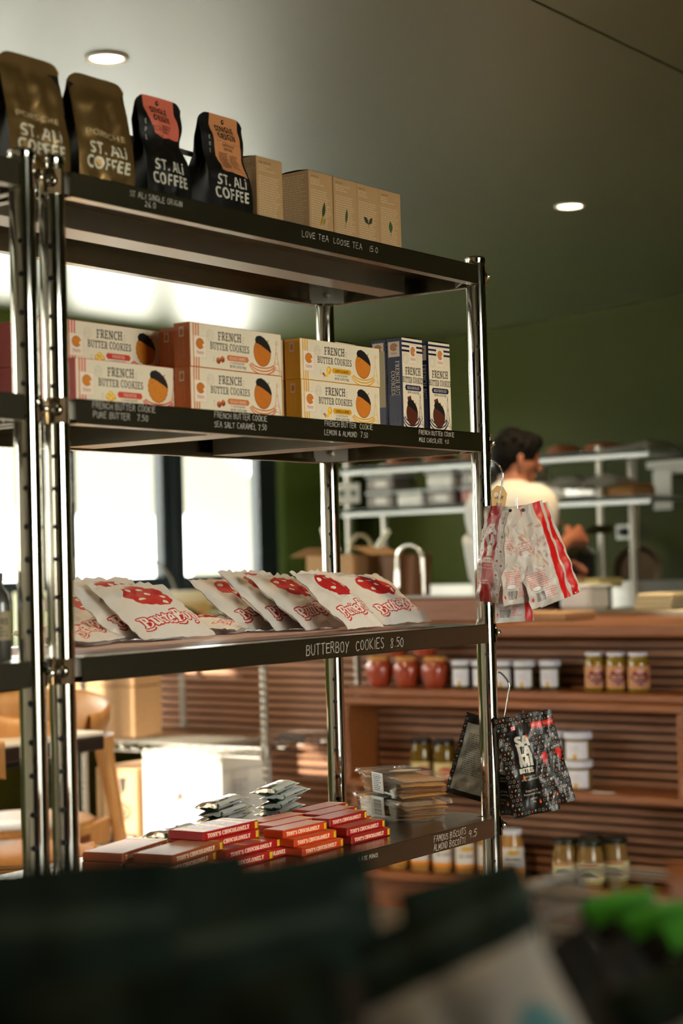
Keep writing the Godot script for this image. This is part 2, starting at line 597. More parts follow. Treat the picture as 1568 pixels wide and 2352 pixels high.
func stamp(p: Print, x: float, y: float, w: float, h: float, cookie: Color, rot := 0.0) -> void:
	p.rect(x, y, w, h, Color(0.94, 0.86, 0.78))
	var n := 9
	for k in n + 1:
		for e in [Vector2(x + w * k / n, y), Vector2(x + w * k / n, y + h), Vector2(x, y + h * k / n), Vector2(x + w, y + h * k / n)]:
			p.ell(e.x, e.y, w * 0.028, w * 0.028, CREAM.darkened(0.12))
	p.ell(x + w * 0.5, y + h * 0.36, w * 0.33, h * 0.25, cookie.darkened(0.4))
	p.ell(x + w * 0.5, y + h * 0.36, w * 0.30, h * 0.23, cookie)
	p.ell(x + w * 0.80, y + h * 0.42, w * 0.1, h * 0.08, Color(0.94, 0.86, 0.78))
	text(p, "serif", "Pierre", x + w * 0.5, y + h * 0.84, h * 0.15, Color(0.55, 0.28, 0.22), 0.8, 1)

func cookie_and_beret(p: Print, cx: float, cy: float, rx: float, ry: float, c: Color, lobed: bool) -> void:
	p.ell(cx, cy, rx, ry, c.darkened(0.22), 0.0, 0.02 if lobed else 0.0, 18)
	p.ell(cx, cy - ry * 0.02, rx * 0.95, ry * 0.95, c, 0.0, 0.02 if lobed else 0.0, 18)
	var r := RandomNumberGenerator.new()
	r.seed = 5
	for k in 16:
		var a := r.randf() * TAU
		var q := sqrt(r.randf()) * 0.8
		p.ell(cx + cos(a) * rx * q, cy + sin(a) * ry * q, rx * 0.06, ry * 0.025, c.darkened(r.randf_range(0.08, 0.25)), r.randf() * PI)
	# a flat cap slung over the upper right
	var pts := []
	for v in [[-0.72, -0.62], [-0.80, -0.86], [-0.62, -1.08], [-0.2, -1.16], [0.25, -1.02], [0.62, -0.74], [0.9, -0.4], [1.02, -0.12], [0.96, 0.0], [0.7, -0.16], [0.3, -0.32], [-0.1, -0.48], [-0.45, -0.58]]:
		pts.append(Vector2(cx + v[0] * rx, cy + v[1] * ry))
	p.poly(pts, INK)
	p.line([Vector2(cx + rx * 0.62, cy - ry * 0.78), Vector2(cx + rx * 0.74, cy - ry * 0.92)], 4, INK)

func morsels(p: Print, kind: String, x: float, y: float, s: float) -> void:
	match kind:
		"butter":
			for e in [[-0.5, 0.1], [0.1, -0.3], [0.6, 0.1], [0.1, 0.35]]:
				p.ell(x + e[0] * s, y + e[1] * s, s * 0.5, s * 0.38, Color(0.86, 0.62, 0.16), 0.4)
				p.ell(x + e[0] * s - s * 0.06, y + e[1] * s - s * 0.08, s * 0.36, s * 0.24, Color(0.95, 0.80, 0.36), 0.4)
		"caramel":
			for e in [[-0.55, 0.25], [0.35, 0.0]]:
				var o := Vector2(x + e[0] * s, y + e[1] * s)
				p.poly([o + Vector2(-0.45, -0.2) * s, o + Vector2(0.05, -0.5) * s, o + Vector2(0.5, -0.2) * s, o + Vector2(0.02, 0.06) * s], Color(0.80, 0.42, 0.20))
				p.poly([o + Vector2(-0.45, -0.2) * s, o + Vector2(0.02, 0.06) * s, o + Vector2(0.04, 0.55) * s, o + Vector2(-0.42, 0.3) * s], Color(0.62, 0.27, 0.10))
				p.poly([o + Vector2(0.5, -0.2) * s, o + Vector2(0.02, 0.06) * s, o + Vector2(0.04, 0.55) * s, o + Vector2(0.48, 0.28) * s], Color(0.46, 0.17, 0.06))
		"lemon":
			p.ell(x + s * 0.55, y - s * 0.3, s * 0.55, s * 0.6, Color(0.93, 0.66, 0.12), 0.5)
			p.ell(x + s * 0.48, y - s * 0.4, s * 0.3, s * 0.3, Color(0.98, 0.80, 0.30), 0.5)
			p.poly([Vector2(x - s * 0.5, y + s * 0.5), Vector2(x + s * 0.5, y - s * 0.25), Vector2(x + s * 0.3, y + s * 0.7), Vector2(x - s * 0.2, y + s * 0.9)], Color(0.96, 0.78, 0.2))
			p.ell(x - s * 0.85, y + s * 0.35, s * 0.28, s * 0.2, Color(0.62, 0.30, 0.14), 0.5)
			p.ell(x - s * 0.6, y + s * 0.6, s * 0.26, s * 0.18, Color(0.75, 0.5, 0.25), -0.4)
		"chocolate":
			for e in [[-0.5, -0.2], [0.1, 0.15], [0.65, 0.3], [-0.1, -0.35]]:
				var o := Vector2(x + e[0] * s, y + e[1] * s)
				p.poly([o + Vector2(-0.4, -0.2) * s, o + Vector2(0.2, -0.35) * s, o + Vector2(0.4, 0.2) * s, o + Vector2(-0.2, 0.4) * s], Color(0.30, 0.12, 0.07))
				p.poly([o + Vector2(-0.4, -0.2) * s, o + Vector2(0.2, -0.35) * s, o + Vector2(0.24, -0.05) * s, o + Vector2(-0.3, 0.1) * s], Color(0.45, 0.2, 0.12))

func flag(p: Print, cx: float, cy: float, w: float, h: float, c: Color, words: String, ink: Color) -> void:
	p.poly([Vector2(cx - w / 2, cy), Vector2(cx - w / 2 + h * 0.35, cy - h / 2), Vector2(cx + w / 2 - h * 0.35, cy - h / 2), Vector2(cx + w / 2, cy), Vector2(cx + w / 2 - h * 0.35, cy + h / 2), Vector2(cx - w / 2 + h * 0.35, cy + h / 2)], c)
	text(p, "serifb", words, cx, cy + h * 0.25, h * 0.5, ink, 0.62, 1)

# long cookie carton: front 944 x 284, then the end panel 200 x 284
func long_box_print(acc: Color, tow: Color, cookie: Color, flavour: String, kind: String, flagink: Color, net: String) -> StandardMaterial3D:
	var p := Print.new(1160, 284, acc)
	p.rect(0, 0, 944, 284, CREAM)
	for k in 3:
		p.rect(26 + k * 24, 0, 12, 284, acc)
	stamp(p, 34, 82, 122, 142, cookie)
	p.ring(196, 70, 34, 36, 1.5, Color(0.6, 0.56, 0.5))
	p.ring(196, 70, 24, 25, 1.2, Color(0.6, 0.56, 0.5))
	p.small(170, 58, 52, 3, 9, Color(0.66, 0.62, 0.56), rng, 0.4, 0.2)
	text(p, "serif", "FRENCH", 398, 92, 54, INK, 0.74, 1, 0.0, 0.0, 0.06, 1.2, 0.04)
	text(p, "serif", "BUTTER COOKIES", 398, 158, 46, INK, 0.68, 1, 0.0, 0.0, 0.06, 0.8, 0.04)
	for k in 3:
		p.line([Vector2(524, 62 + k * 16), Vector2(546, 56 + k * 20)], 2, Color(0.5, 0.47, 0.42))
		p.line([Vector2(222, 210 + k * 12), Vector2(236, 206 + k * 15)], 2, Color(0.5, 0.47, 0.42))
	morsels(p, kind, 300, 218, 46)
	flag(p, 476, 204, 230, 38, acc, flavour, flagink)
	text(p, "sansb", "4 - 1.32 OZ (37.5g) PACKS", 470, 242, 13, INK.lightened(0.3), 0.7, 1)
	text(p, "sansb", net, 476, 268, 17, INK.lightened(0.2), 0.66, 1)
	for k in 3:
		p.ring(738, 210, 120 - k * 6 + k * 18, 36 + k * 22, 9, acc, 0.25, PI - 0.25)
	cookie_and_beret(p, 738, 138, 94, 98, cookie, kind == "butter")
	tower(p, 838, 282, 104, 244, tow)
	p.ring(908, 62, 10, 12, 1.4, Color(0.6, 0.55, 0.5))
	# end panel
	p.rect(944, 0, 216, 284, acc)
	p.rect(1012, 24, 66, 66, Color(0.86, 0.80, 0.72))
	p.ell(1046, 58, 22, 24, cookie)
	text(p, "serifb", "FRENCH", 1062, 106, 26, acc.lerp(CREAM, 0.35), 0.8, 0, PI / 2)
	text(p, "serif", "BUTTER COOKIES", 1028, 106, 18, acc.lerp(CREAM, 0.3), 0.7, 0, PI / 2)
	p.rect(1000, 112, 14, 140, acc.lerp(CREAM, 0.16))
	return mat(Color.WHITE, 0.5, 0.0, {"albedo_texture": p.tex()})

func tall_box_print(acc: Color) -> StandardMaterial3D:
	# front 272 x 668, side 140 x 668
	var p := Print.new(412, 668, acc)
	var choc := Color(0.33, 0.14, 0.07)
	p.rect(0, 0, 272, 668, CREAM)
	for k in 3:
		p.rect(0, 18 + k * 34, 272, 15, acc)
	stamp(p, 100, 44, 92, 138, Color(0.80, 0.52, 0.26))
	p.ring(46, 150, 34, 42, 1.5, Color(0.6, 0.56, 0.5))
	p.ring(46, 150, 23, 30, 1.5, Color(0.6, 0.56, 0.5))
	text(p, "serif", "FRENCH", 142, 268, 54, INK, 0.62, 1, 0.0, 0.0, 0.06, 1.2, 0.04)
	text(p, "serif", "BUTTER COOKIES", 138, 328, 42, INK, 0.50, 1, 0.0, 0.0, 0.05, 0.8, 0.04)
	flag(p, 138, 366, 218, 40, acc, "MILK CHOCOLATE", CREAM)
	text(p, "sansb", "NET WT. 4.76 OZ (135g)", 138, 408, 17, INK.lightened(0.2), 0.6, 1)
	morsels(p, "chocolate", 96, 456, 46)
	p.ring(212, 470, 12, 16, 1.4, Color(0.6, 0.55, 0.5))
	for k in 3:
		p.ring(110, 566, 96 + k * 16, 56 + k * 26, 10, acc, 0.3, PI - 0.3)
	cookie_and_beret(p, 114, 556, 76, 90, choc, false)
	tower(p, 178, 667, 100, 270, acc.lerp(INK, 0.3))
	# side panel
	stamp(p, 286, 26, 108, 112, Color(0.80, 0.52, 0.26))
	text(p, "serif", "FRENCH BUTTER", 352, 168, 36, CREAM, 0.8, 0, PI / 2, 0.0, 0.04, 0.8)
	text(p, "serif", "COOKIES", 308, 240, 36, CREAM, 0.8, 0, PI / 2, 0.0, 0.04, 0.8)
	p.rect(288, 420, 108, 230, acc.lerp(CREAM, 0.35))
	for k in 11:
		p.rect(296 + k * 9, 430, 3, 205.0 * rng.randf_range(0.7, 1.0), acc.lerp(CREAM, 0.15))
	return mat(Color.WHITE, 0.45, 0.0, {"albedo_texture": p.tex()})

func tea_print(title: String, leaf: int, r: RandomNumberGenerator) -> StandardMaterial3D:
	# front 296 x 456 and side 296 x 456
	var base := Color(0.74, 0.59, 0.40)
	var pale := Color(0.83, 0.72, 0.56)
	var p := Print.new(592, 456, base)
	text(p, "sans", title, 22, 40, 15, Color(0.35, 0.25, 0.14), 0.9)
	p.small(22, 52, 190, 3, 17, pale, r, 0.6)
	p.small(22, 130, 250, 19, 17, pale, r, 0.25)
	p.small(312, 26, 262, 25, 17, pale, r, 0.2)
	var lf := Color(0.16, 0.22, 0.08)
	var blade := func(x: float, y: float, l: float, w: float, a: float, c: Color) -> void:
		var q := []
		for i in 24:
			var t := i / 23.0
			q.append(Vector2(sin(PI * t) * w, -l * t))
		for i in 24:
			var t := 1.0 - i / 23.0
			q.append(Vector2(-sin(PI * t) * w * 0.8, -l * t))
		var o := []
		for v in q:
			o.append(Vector2(x, y) + v.rotated(a))
		p.poly(o, c)
	match leaf:
		1:
			blade.call(160, 330, 130, 22, 0.25, lf)
			blade.call(130, 385, 90, 16, 0.5, Color(0.62, 0.52, 0.10))
			blade.call(170, 380, 70, 10, 0.4, Color(0.55, 0.48, 0.10))
		2:
			blade.call(146, 330, 120, 18, 0.18, Color(0.20, 0.30, 0.10))
			p.line([Vector2(146, 330), Vector2(140, 360)], 4, lf)
		3:
			blade.call(148, 290, 80, 22, -0.9, lf)
			blade.call(150, 290, 76, 20, 0.75, lf)
			p.line([Vector2(149, 288), Vector2(150, 318)], 4, lf)
		4:
			blade.call(150, 320, 96, 28, -0.05, Color(0.18, 0.32, 0.12))
			p.line([Vector2(150, 320), Vector2(152, 340)], 4, lf)
	return mat(Color.WHITE, 0.7, 0.0, {"albedo_texture": p.tex()})

func bag_words(p: Print, c: Color, y: float) -> void:
	text(p, "sansb", "ST. ALi", 250, y, 74, c, 1.0, 1)
	text(p, "sansb", "COFFEE", 244, y + 94, 76, c, 0.98, 1, 0.0, 0.0, 0.0, 0.6)

func gold_bag_mat() -> StandardMaterial3D:
	var p := Print.new(480, 700, Color(0.60, 0.48, 0.29))
	var mk := Print.new(480, 700, Color(1, 1, 1), 1.0)
	var pale := Color(0.88, 0.86, 0.77)
	for q in [[p, pale], [mk, Color.BLACK]]:
		text(q[0], "sans", "PORSCHE", 240, 392, 34, q[1] if q[0] == mk else Color(0.80, 0.72, 0.55), 1.75, 1, 0.0, 0.0, 0.0, 1.0)
		bag_words(q[0], q[1], 508)
	return mat(Color.WHITE, 0.34, 0.78, {"albedo_texture": p.tex(), "metallic_texture": mk.tex()})

func black_bag_mat(kind: int) -> StandardMaterial3D:
	var p := Print.new(640, 700, Color(0.035, 0.031, 0.028))
	var pale := Color(0.80, 0.79, 0.72)
	if kind == 0:
		p.poly([Vector2(58, 0), Vector2(395, 0), Vector2(410, 120), Vector2(455, 262), Vector2(420, 268), Vector2(330, 262), Vector2(240, 276), Vector2(160, 250), Vector2(96, 150)], Color(0.88, 0.45, 0.35))
		p.ell(220, 40, 17, 17, INK)
		p.ell(224, 37, 7, 7, Color(0.88, 0.45, 0.35))
		text(p, "sansb", "SINGLE", 226, 112, 40, INK, 0.95, 1, 0.0, 0.0, 0.0, 0.8)
		text(p, "sansb", "ORIGIN", 238, 166, 40, INK, 0.95, 1, 0.0, 0.0, 0.0, 0.8)
		for k in 3:
			text(p, "sansb", ["GUATEMALA", "EL ZAPOTE", "WASHED"][k], 280, 200 + k * 21, 14, INK, 0.9, 1)
		for k in 3:
			text(p, "sans", ["E", "P", "I"][k], 54, 200 + k * 52, 30, pale)
			text(p, "sans", ["SPECIALTY", "OSSIBLY", "N COFFEE"][k], 84, 230 + k * 52, 28, Color(0.12, 0.11, 0.10), 1.1)
	else:
		p.poly([Vector2(110, 0), Vector2(420, 0), Vector2(440, 230), Vector2(460, 418), Vector2(150, 398), Vector2(118, 180)], Color(0.85, 0.57, 0.37))
		p.ell(262, 42, 17, 17, INK)
		p.ell(266, 39, 7, 7, Color(0.85, 0.57, 0.37))
		text(p, "sansb", "SINGLE", 268, 116, 42, INK, 0.95, 1, 0.0, 0.0, 0.0, 0.8)
		text(p, "sansb", "ORIGIN", 272, 170, 42, INK, 0.95, 1, 0.0, 0.0, 0.0, 0.8)
		p.rect(140, 190, 280, 2, INK.lightened(0.3))
		text(p, "sansb", "CHOCOLOCO", 282, 220, 18, INK, 0.95, 1)
		text(p, "sansb", "NATURAL", 286, 246, 18, INK, 0.95, 1)
		p.small(164, 266, 120, 12, 9.5, INK, rng, 0.25, 0.5)
		p.small(302, 272, 120, 11, 9.5, INK, rng, 0.5, 0.4)
		p.rect(168, 388, 270, 1.5, INK.lightened(0.3))
		for k in 3:
			text(p, "sans", ["E", "R", "I"][k], 70, 190 + k * 46, 26, pale)
	bag_words(p, pale, 508)
	p.small(500, 380, 120, 4, 12, Color(0.35, 0.33, 0.28), rng, 0.3, 0.4)
	return mat(Color.WHITE, 0.42, 0.0, {"albedo_texture": p.tex()})

func cookie_bag_mat() -> StandardMaterial3D:
	var p := Print.new(512, 512, Color(0.86, 0.84, 0.81))
	var red := Color(0.74, 0.08, 0.09)
	p.rect(210, 6, 70, 30, red.lerp(Color(0.86, 0.84, 0.81), 0.25))
	p.ell(268, 150, 158, 118, red, 0.12, 0.035, 7)
	for e in [[170, 90], [262, 82], [262, 150], [196, 190], [366, 168], [338, 232], [330, 66]]:
		p.ell(e[0], e[1], 20, 15, Color(0.88, 0.86, 0.82), 0.2)
	# lettering with a heavy outline
	for pass_ in 3:
		var g: float = [9.0, 1.5, 0.0][pass_]
		var c: Color = [red, Color(0.9, 0.88, 0.85), Color(0.86, 0.84, 0.81)][pass_]
		if pass_ == 2:
			continue
		text(p, "serifb", "Butter", 66, 428, 80, c, 0.84, 0, -0.10, -0.16, -0.02, g)
		text(p, "serifb", "Boy", 318, 396, 84, c, 0.78, 0, -0.10, -0.16, -0.02, g)
	for q in [[76, 420], [326, 392]]:
		p.ell(q[0] + 24, q[1] - 16, 10, 18, red, 0.3)
		p.ring(q[0] + 10, q[1] + 4, 40, 30, 9, red, 0.3, 2.4)
	return mat(Color.WHITE, 0.72, 0.0, {"albedo_texture": p.tex(), "backlight_enabled": true, "backlight": Color(0.25, 0.24, 0.23)})

func choc_bar_mat(c: Color, big: bool) -> StandardMaterial3D:
	# side strip 512 x 64 on top, face 512 x 192 below
	var p := Print.new(512, 256, c)
	text(p, "serifb", "TONY'S CHOCOLONELY", 226, 49, 38, Color(0.93, 0.86, 0.78), 0.60, 1, 0.0, 0.0, 0.02, 0.8, 0.05)
	p.rect(478, 0, 34, 256, Color(0.80, 0.66, 0.12))
	for k in 6:
		text(p, "sansb", "choco", 502, 4 + k * 44, 15, INK, 0.8, 0, PI / 2)
	p.rect(10, 72, 468, 178, c.lerp(Color(0.92, 0.86, 0.78), 0.22))
	if big:
		for k in 5:
			p.poly([Vector2(30 + k * 90, 80), Vector2(90 + k * 90, 84), Vector2(70 + k * 84, 240), Vector2(36 + k * 86, 230)], Color(0.25, 0.35, 0.62) if k % 2 else Color(0.88, 0.80, 0.30))
		text(p, "serifb", "TONY'S", 110, 170, 70, Color(0.93, 0.88, 0.82), 0.9)
	p.small(16, 78, 440, 19, 9, c.lerp(CREAM, 0.55), rng, 0.1, 0.4)
	return mat(Color.WHITE, 0.45, 0.0, {"albedo_texture": p.tex()})

func snack_bar_mat(brown: bool) -> StandardMaterial3D:
	var p := Print.new(384, 256, Color(0.80, 0.82, 0.81))
	if brown:
		p.poly([Vector2(0, 20), Vector2(250, 0), Vector2(384, 0), Vector2(384, 30), Vector2(190, 128), Vector2(40, 128)], Color(0.28, 0.20, 0.13))
		p.rect(20, 0, 200, 18, Color(0.80, 0.74, 0.62))
	else:
		p.poly([Vector2(20, 20), Vector2(150, 14), Vector2(110, 120), Vector2(40, 120)], Color(0.26, 0.17, 0.10))
		p.poly([Vector2(110, 60), Vector2(190, 50), Vector2(160, 110), Vector2(100, 116)], Color(0.14, 0.42, 0.20))
	p.poly([Vector2(0, 150), Vector2(60, 140), Vector2(80, 256), Vector2(0, 256)], Color(0.10, 0.30, 0.20))
	p.small(180, 150, 190, 5, 14, Color(0.15, 0.15, 0.15), rng, 0.4, 0.5)
	return mat(Color.WHITE, 0.3, 0.25, {"albedo_texture": p.tex()})

func salami(p: Print, x: float, y: float, k: float, rot: float, c: Color) -> void:
	var lines := ["SA", "LA", "Mi"]
	for i in 3:
		var o := Vector2(0, i * 62 * k).rotated(rot)
		text(p, "sansb", lines[i], x + o.x, y + o.y, 56 * k, c, 1.35, 0, rot, 0.0, -0.04, 4.5 * k)
	var o2 := Vector2(-8 * k, 3 * 62 * k - 22 * k).rotated(rot)
	text(p, "sansb", "BITES", x + o2.x, y + o2.y, 26 * k, c, 1.25, 0, rot, 0.0, 0.0, 2.5 * k)

func flame(p: Print, x: float, y: float, s: float) -> void:
	p.poly([Vector2(x - 0.5 * s, y), Vector2(x - 0.55 * s, y - 0.5 * s), Vector2(x - 0.2 * s, y - 0.9 * s), Vector2(x - 0.1 * s, y - 1.4 * s), Vector2(x + 0.25 * s, y - 0.9 * s), Vector2(x + 0.55 * s, y - 0.5 * s), Vector2(x + 0.5 * s, y), Vector2(x, y + 0.3 * s)], Color(0.80, 0.16, 0.06))
	p.ell(x, y - 0.1 * s, 0.3 * s, 0.36 * s, Color(0.92, 0.55, 0.16))

func black_pouch_mat() -> StandardMaterial3D:
	var p := Print.new(640, 512, Color(0.030, 0.027, 0.026))
	var r := RandomNumberGenerator.new()
	r.seed = 21
	for j in 21:
		for i in 14:
			var x := 12 + i * 24 + (j % 2) * 8
			var y := 14 + j * 24
			if x > 78 and x < 226 and y > 48 and y < 480:
				continue
			var c := Color(0.70, 0.68, 0.62)
			match (i * 5 + j * 3) % 4:
				0: p.ring(x, y, 7, 7, 2, c)
				1: flame(p, x, y + 4, 7)
				2:
					p.ell(x, y, 6, 6, c)
					p.ell(x + 2, y + 2, 3, 3, INK)
				3: p.line([Vector2(x - 6, y - 6), Vector2(x + 7, y - 6), Vector2(x + 7, y + 5), Vector2(x - 6, y + 5), Vector2(x - 6, y - 6)], 1.6, c.darkened(0.3))
	p.rect(92, 52, 30, 20, Color(0.80, 0.18, 0.20))
	text(p, "sansb", "SB", 95, 70, 16, Color(0.93, 0.86, 0.84))
	p.rect(232, 50, 80, 32, Color(0.74, 0.10, 0.09))
	text(p, "sansb", "INFERNO", 272, 72, 13, Color(0.85, 0.6, 0.55), 0.9, 1)
	p.rect(0, 90, 320, 2, Color(0.10, 0.095, 0.09))
	flame(p, 190, 126, 20)
	salami(p, 100, 156, 0.84, 0.0, Color(0.80, 0.79, 0.74))
	flame(p, 116, 326, 20)
	for k in 2:
		text(p, "sansb", ["HAND CRAFTED", "BY THE SALAMI BOYS"][k], 152, 318 + k * 16, 9, Color(0.75, 0.73, 0.68), 0.9, 1)
		text(p, "sansb", ["Gluten Free &", "Preservative Free"][k], 152, 392 + k * 18, 11, Color(0.75, 0.73, 0.68), 0.9, 1)
		text(p, "sansb", ["INFERNO", "100g"][k], 160, 434 + k * 16, 9, Color(0.7, 0.68, 0.62), 0.9, 1)
	flame(p, 200, 456, 16)
	p.ell(290, 230, 22, 20, Color(0.72, 0.10, 0.09))
	p.poly([Vector2(270, 238), Vector2(310, 238), Vector2(290, 282)], Color(0.72, 0.10, 0.09))
	# back: pale panel
	p.rect(344, 60, 272, 420, Color(0.62, 0.65, 0.66))
	p.small(370, 120, 200, 20, 13, Color(0.35, 0.36, 0.36), r, 0.4, 0.4)
	p.rect(380, 420, 90, 40, Color(0.75, 0.77, 0.78))
	return mat(Color.WHITE, 0.38, 0.0, {"albedo_texture": p.tex()})

func red_pouch_mat() -> StandardMaterial3D:
	var p := Print.new(640, 512, Color(0.80, 0.77, 0.74))
	var red := Color(0.72, 0.06, 0.06)
	var r := RandomNumberGenerator.new()
	r.seed = 9
	# front: red middle
	p.poly([Vector2(80, 0), Vector2(240, 0), Vector2(236, 120), Vector2(250, 300), Vector2(238, 512), Vector2(70, 512), Vector2(82, 260)], red)
	for j in 20:
		for x in [20, 48, 268, 300]:
			match (j + x) % 3:
				0: p.ell(x, 16 + j * 25, 7, 6, red)
				1: p.ring(x, 16 + j * 25, 7, 6, 2, red.lightened(0.2), 0.5, 5.0)
				2: p.line([Vector2(x - 8, 8 + j * 25), Vector2(x + 8, 8 + j * 25), Vector2(x + 8, 24 + j * 25)], 1.6, red.lightened(0.3))
	p.ring(160, 60, 16, 16, 5, CREAM, 0.4, 5.2)
	salami(p, 112, 150, 0.92, 0.0, Color(0.86, 0.83, 0.79))
	for k in 4:
		text(p, "sansb", ["HAND CRAFTED", "BY THE SALAMI BOYS", "GLUTEN FREE &", "PRESERVATIVE FREE"][k], 160, 322 + k * 15 + (50 if k > 1 else 0), 9, Color(0.9, 0.8, 0.76), 0.9, 1)
	# back: clear-looking foil with a red band down its right edge
	p.rect(320, 0, 320, 512, Color(0.70, 0.675, 0.65))
	for k in 40:
		p.ell(r.randf_range(340, 560), r.randf_range(100, 330), r.randf_range(6, 26), r.randf_range(3, 10), Color(0.66, 0.58, 0.53).lerp(Color(0.62, 0.45, 0.42), r.randf()), r.randf() * PI)
	p.poly([Vector2(560, 0), Vector2(622, 0), Vector2(612, 130), Vector2(624, 300), Vector2(626, 512), Vector2(572, 512), Vector2(562, 300), Vector2(566, 150)], red)
	p.small(346, 340, 180, 8, 11, red.lightened(0.25), r, 0.5, 0.3)
	p.small(346, 180, 120, 4, 12, red.lightened(0.2), r, 0.5, 0.3)
	p.rect(360, 408, 70, 24, Color(0.80, 0.79, 0.78))
	p.ring(395, 420, 36, 13, 1.5, INK)
	for k in 16:
		p.rect(372 + k * 4.2, 442, r.randf_range(1.0, 3.0), 44, INK)
	p.small(450, 430, 90, 5, 11, red.lightened(0.25), r, 0.4, 0.3)
	p.ell(344, 470, 8, 10, red)
	return mat(Color.WHITE, 0.40, 0.0, {"albedo_texture": p.tex()})

func label_tex(w: int, h: int, bg: Color, paint: Callable) -> StandardMaterial3D:
	var p := Print.new(w, h, bg)
	paint.call(p)
	return mat(Color.WHITE, 0.6, 0.0, {"albedo_texture": p.tex()})

# ---------------------------------------------------------------- the scene
func _ready() -> void:
	make_materials()
	camera_and_light()
	setting()
	outside()
	shelving()
	goods_on_top()
	goods_in_cartons()
	cookie_bags()
	bars_and_biscuits()
	hanging_pouches()
	counter()
	jars()
	wire_rack()
	chair_and_table()
	window_bench()
	kitchen()
	person()
	foreground()

func camera_and_light() -> void:
	var cam := Camera3D.new()
	cam.name = "camera"
	var lens := CameraAttributesPhysical.new()
	lens.frustum_focal_length = 41.624
	lens.frustum_focus_distance = 3.28
	lens.exposure_aperture = 2.1
	lens.exposure_multiplier = 1.0
	cam.attributes = lens
	cam.fov = 32.163
	cam.near = 0.05
	cam.far = 200.0
	add_child(cam)
	cam.transform = Transform3D(Basis(Vector3(0.586789, -0.027109, 0.809286), Vector3(-0.008494, 0.999178, 0.039629), Vector3(-0.809695, -0.030128, 0.586076)), Vector3(-1.81831, 1.2, 1.815166))
	cam.current = true
	var we := WorldEnvironment.new()
	we.name = "world_environment"
	var e := Environment.new()
	e.background_mode = Environment.BG_SKY
	var sky := Sky.new()
	var sm := ProceduralSkyMaterial.new()
	sm.sky_top_color = Color(0.74, 0.76, 0.74)
	sm.sky_horizon_color = Color(0.90, 0.885, 0.83)
	sm.ground_bottom_color = Color(0.45, 0.43, 0.38)
	sm.ground_horizon_color = Color(0.7, 0.68, 0.62)
	sm.energy_multiplier = 15.0
	sky.sky_material = sm
	e.sky = sky
	e.tonemap_mode = Environment.TONE_MAPPER_LINEAR
	e.tonemap_exposure = 2.2
	e.sdfgi_enabled = true
	e.ssao_enabled = true
	e.ssil_enabled = true
	we.environment = e
	add_child(we)
	var sun := DirectionalLight3D.new()
	sun.name = "sun"
	sun.light_color = Color(1.0, 0.95, 0.86)
	sun.light_energy = 3.6
	sun.light_angular_distance = 0.6
	sun.shadow_enabled = true
	add_child(sun)
	sun.look_at_from_position(Vector3.ZERO, Vector3(1.4, -0.705, 1.0), Vector3.UP)

func wall_piece(st: SurfaceTool, a: Vector3, b: Vector3) -> void:
	bx(st, (a + b) * 0.5, (b - a).abs())

const PANES := [[5.6, 6.26], [4.76, 5.42], [3.81, 4.47], [2.97, 3.63], [2.02, 2.68], [1.18, 1.84], [0.34, 1.0], [-0.54, 0.22], [-2.30, -1.50], [-3.14, -2.48], [-3.98, -3.32]]

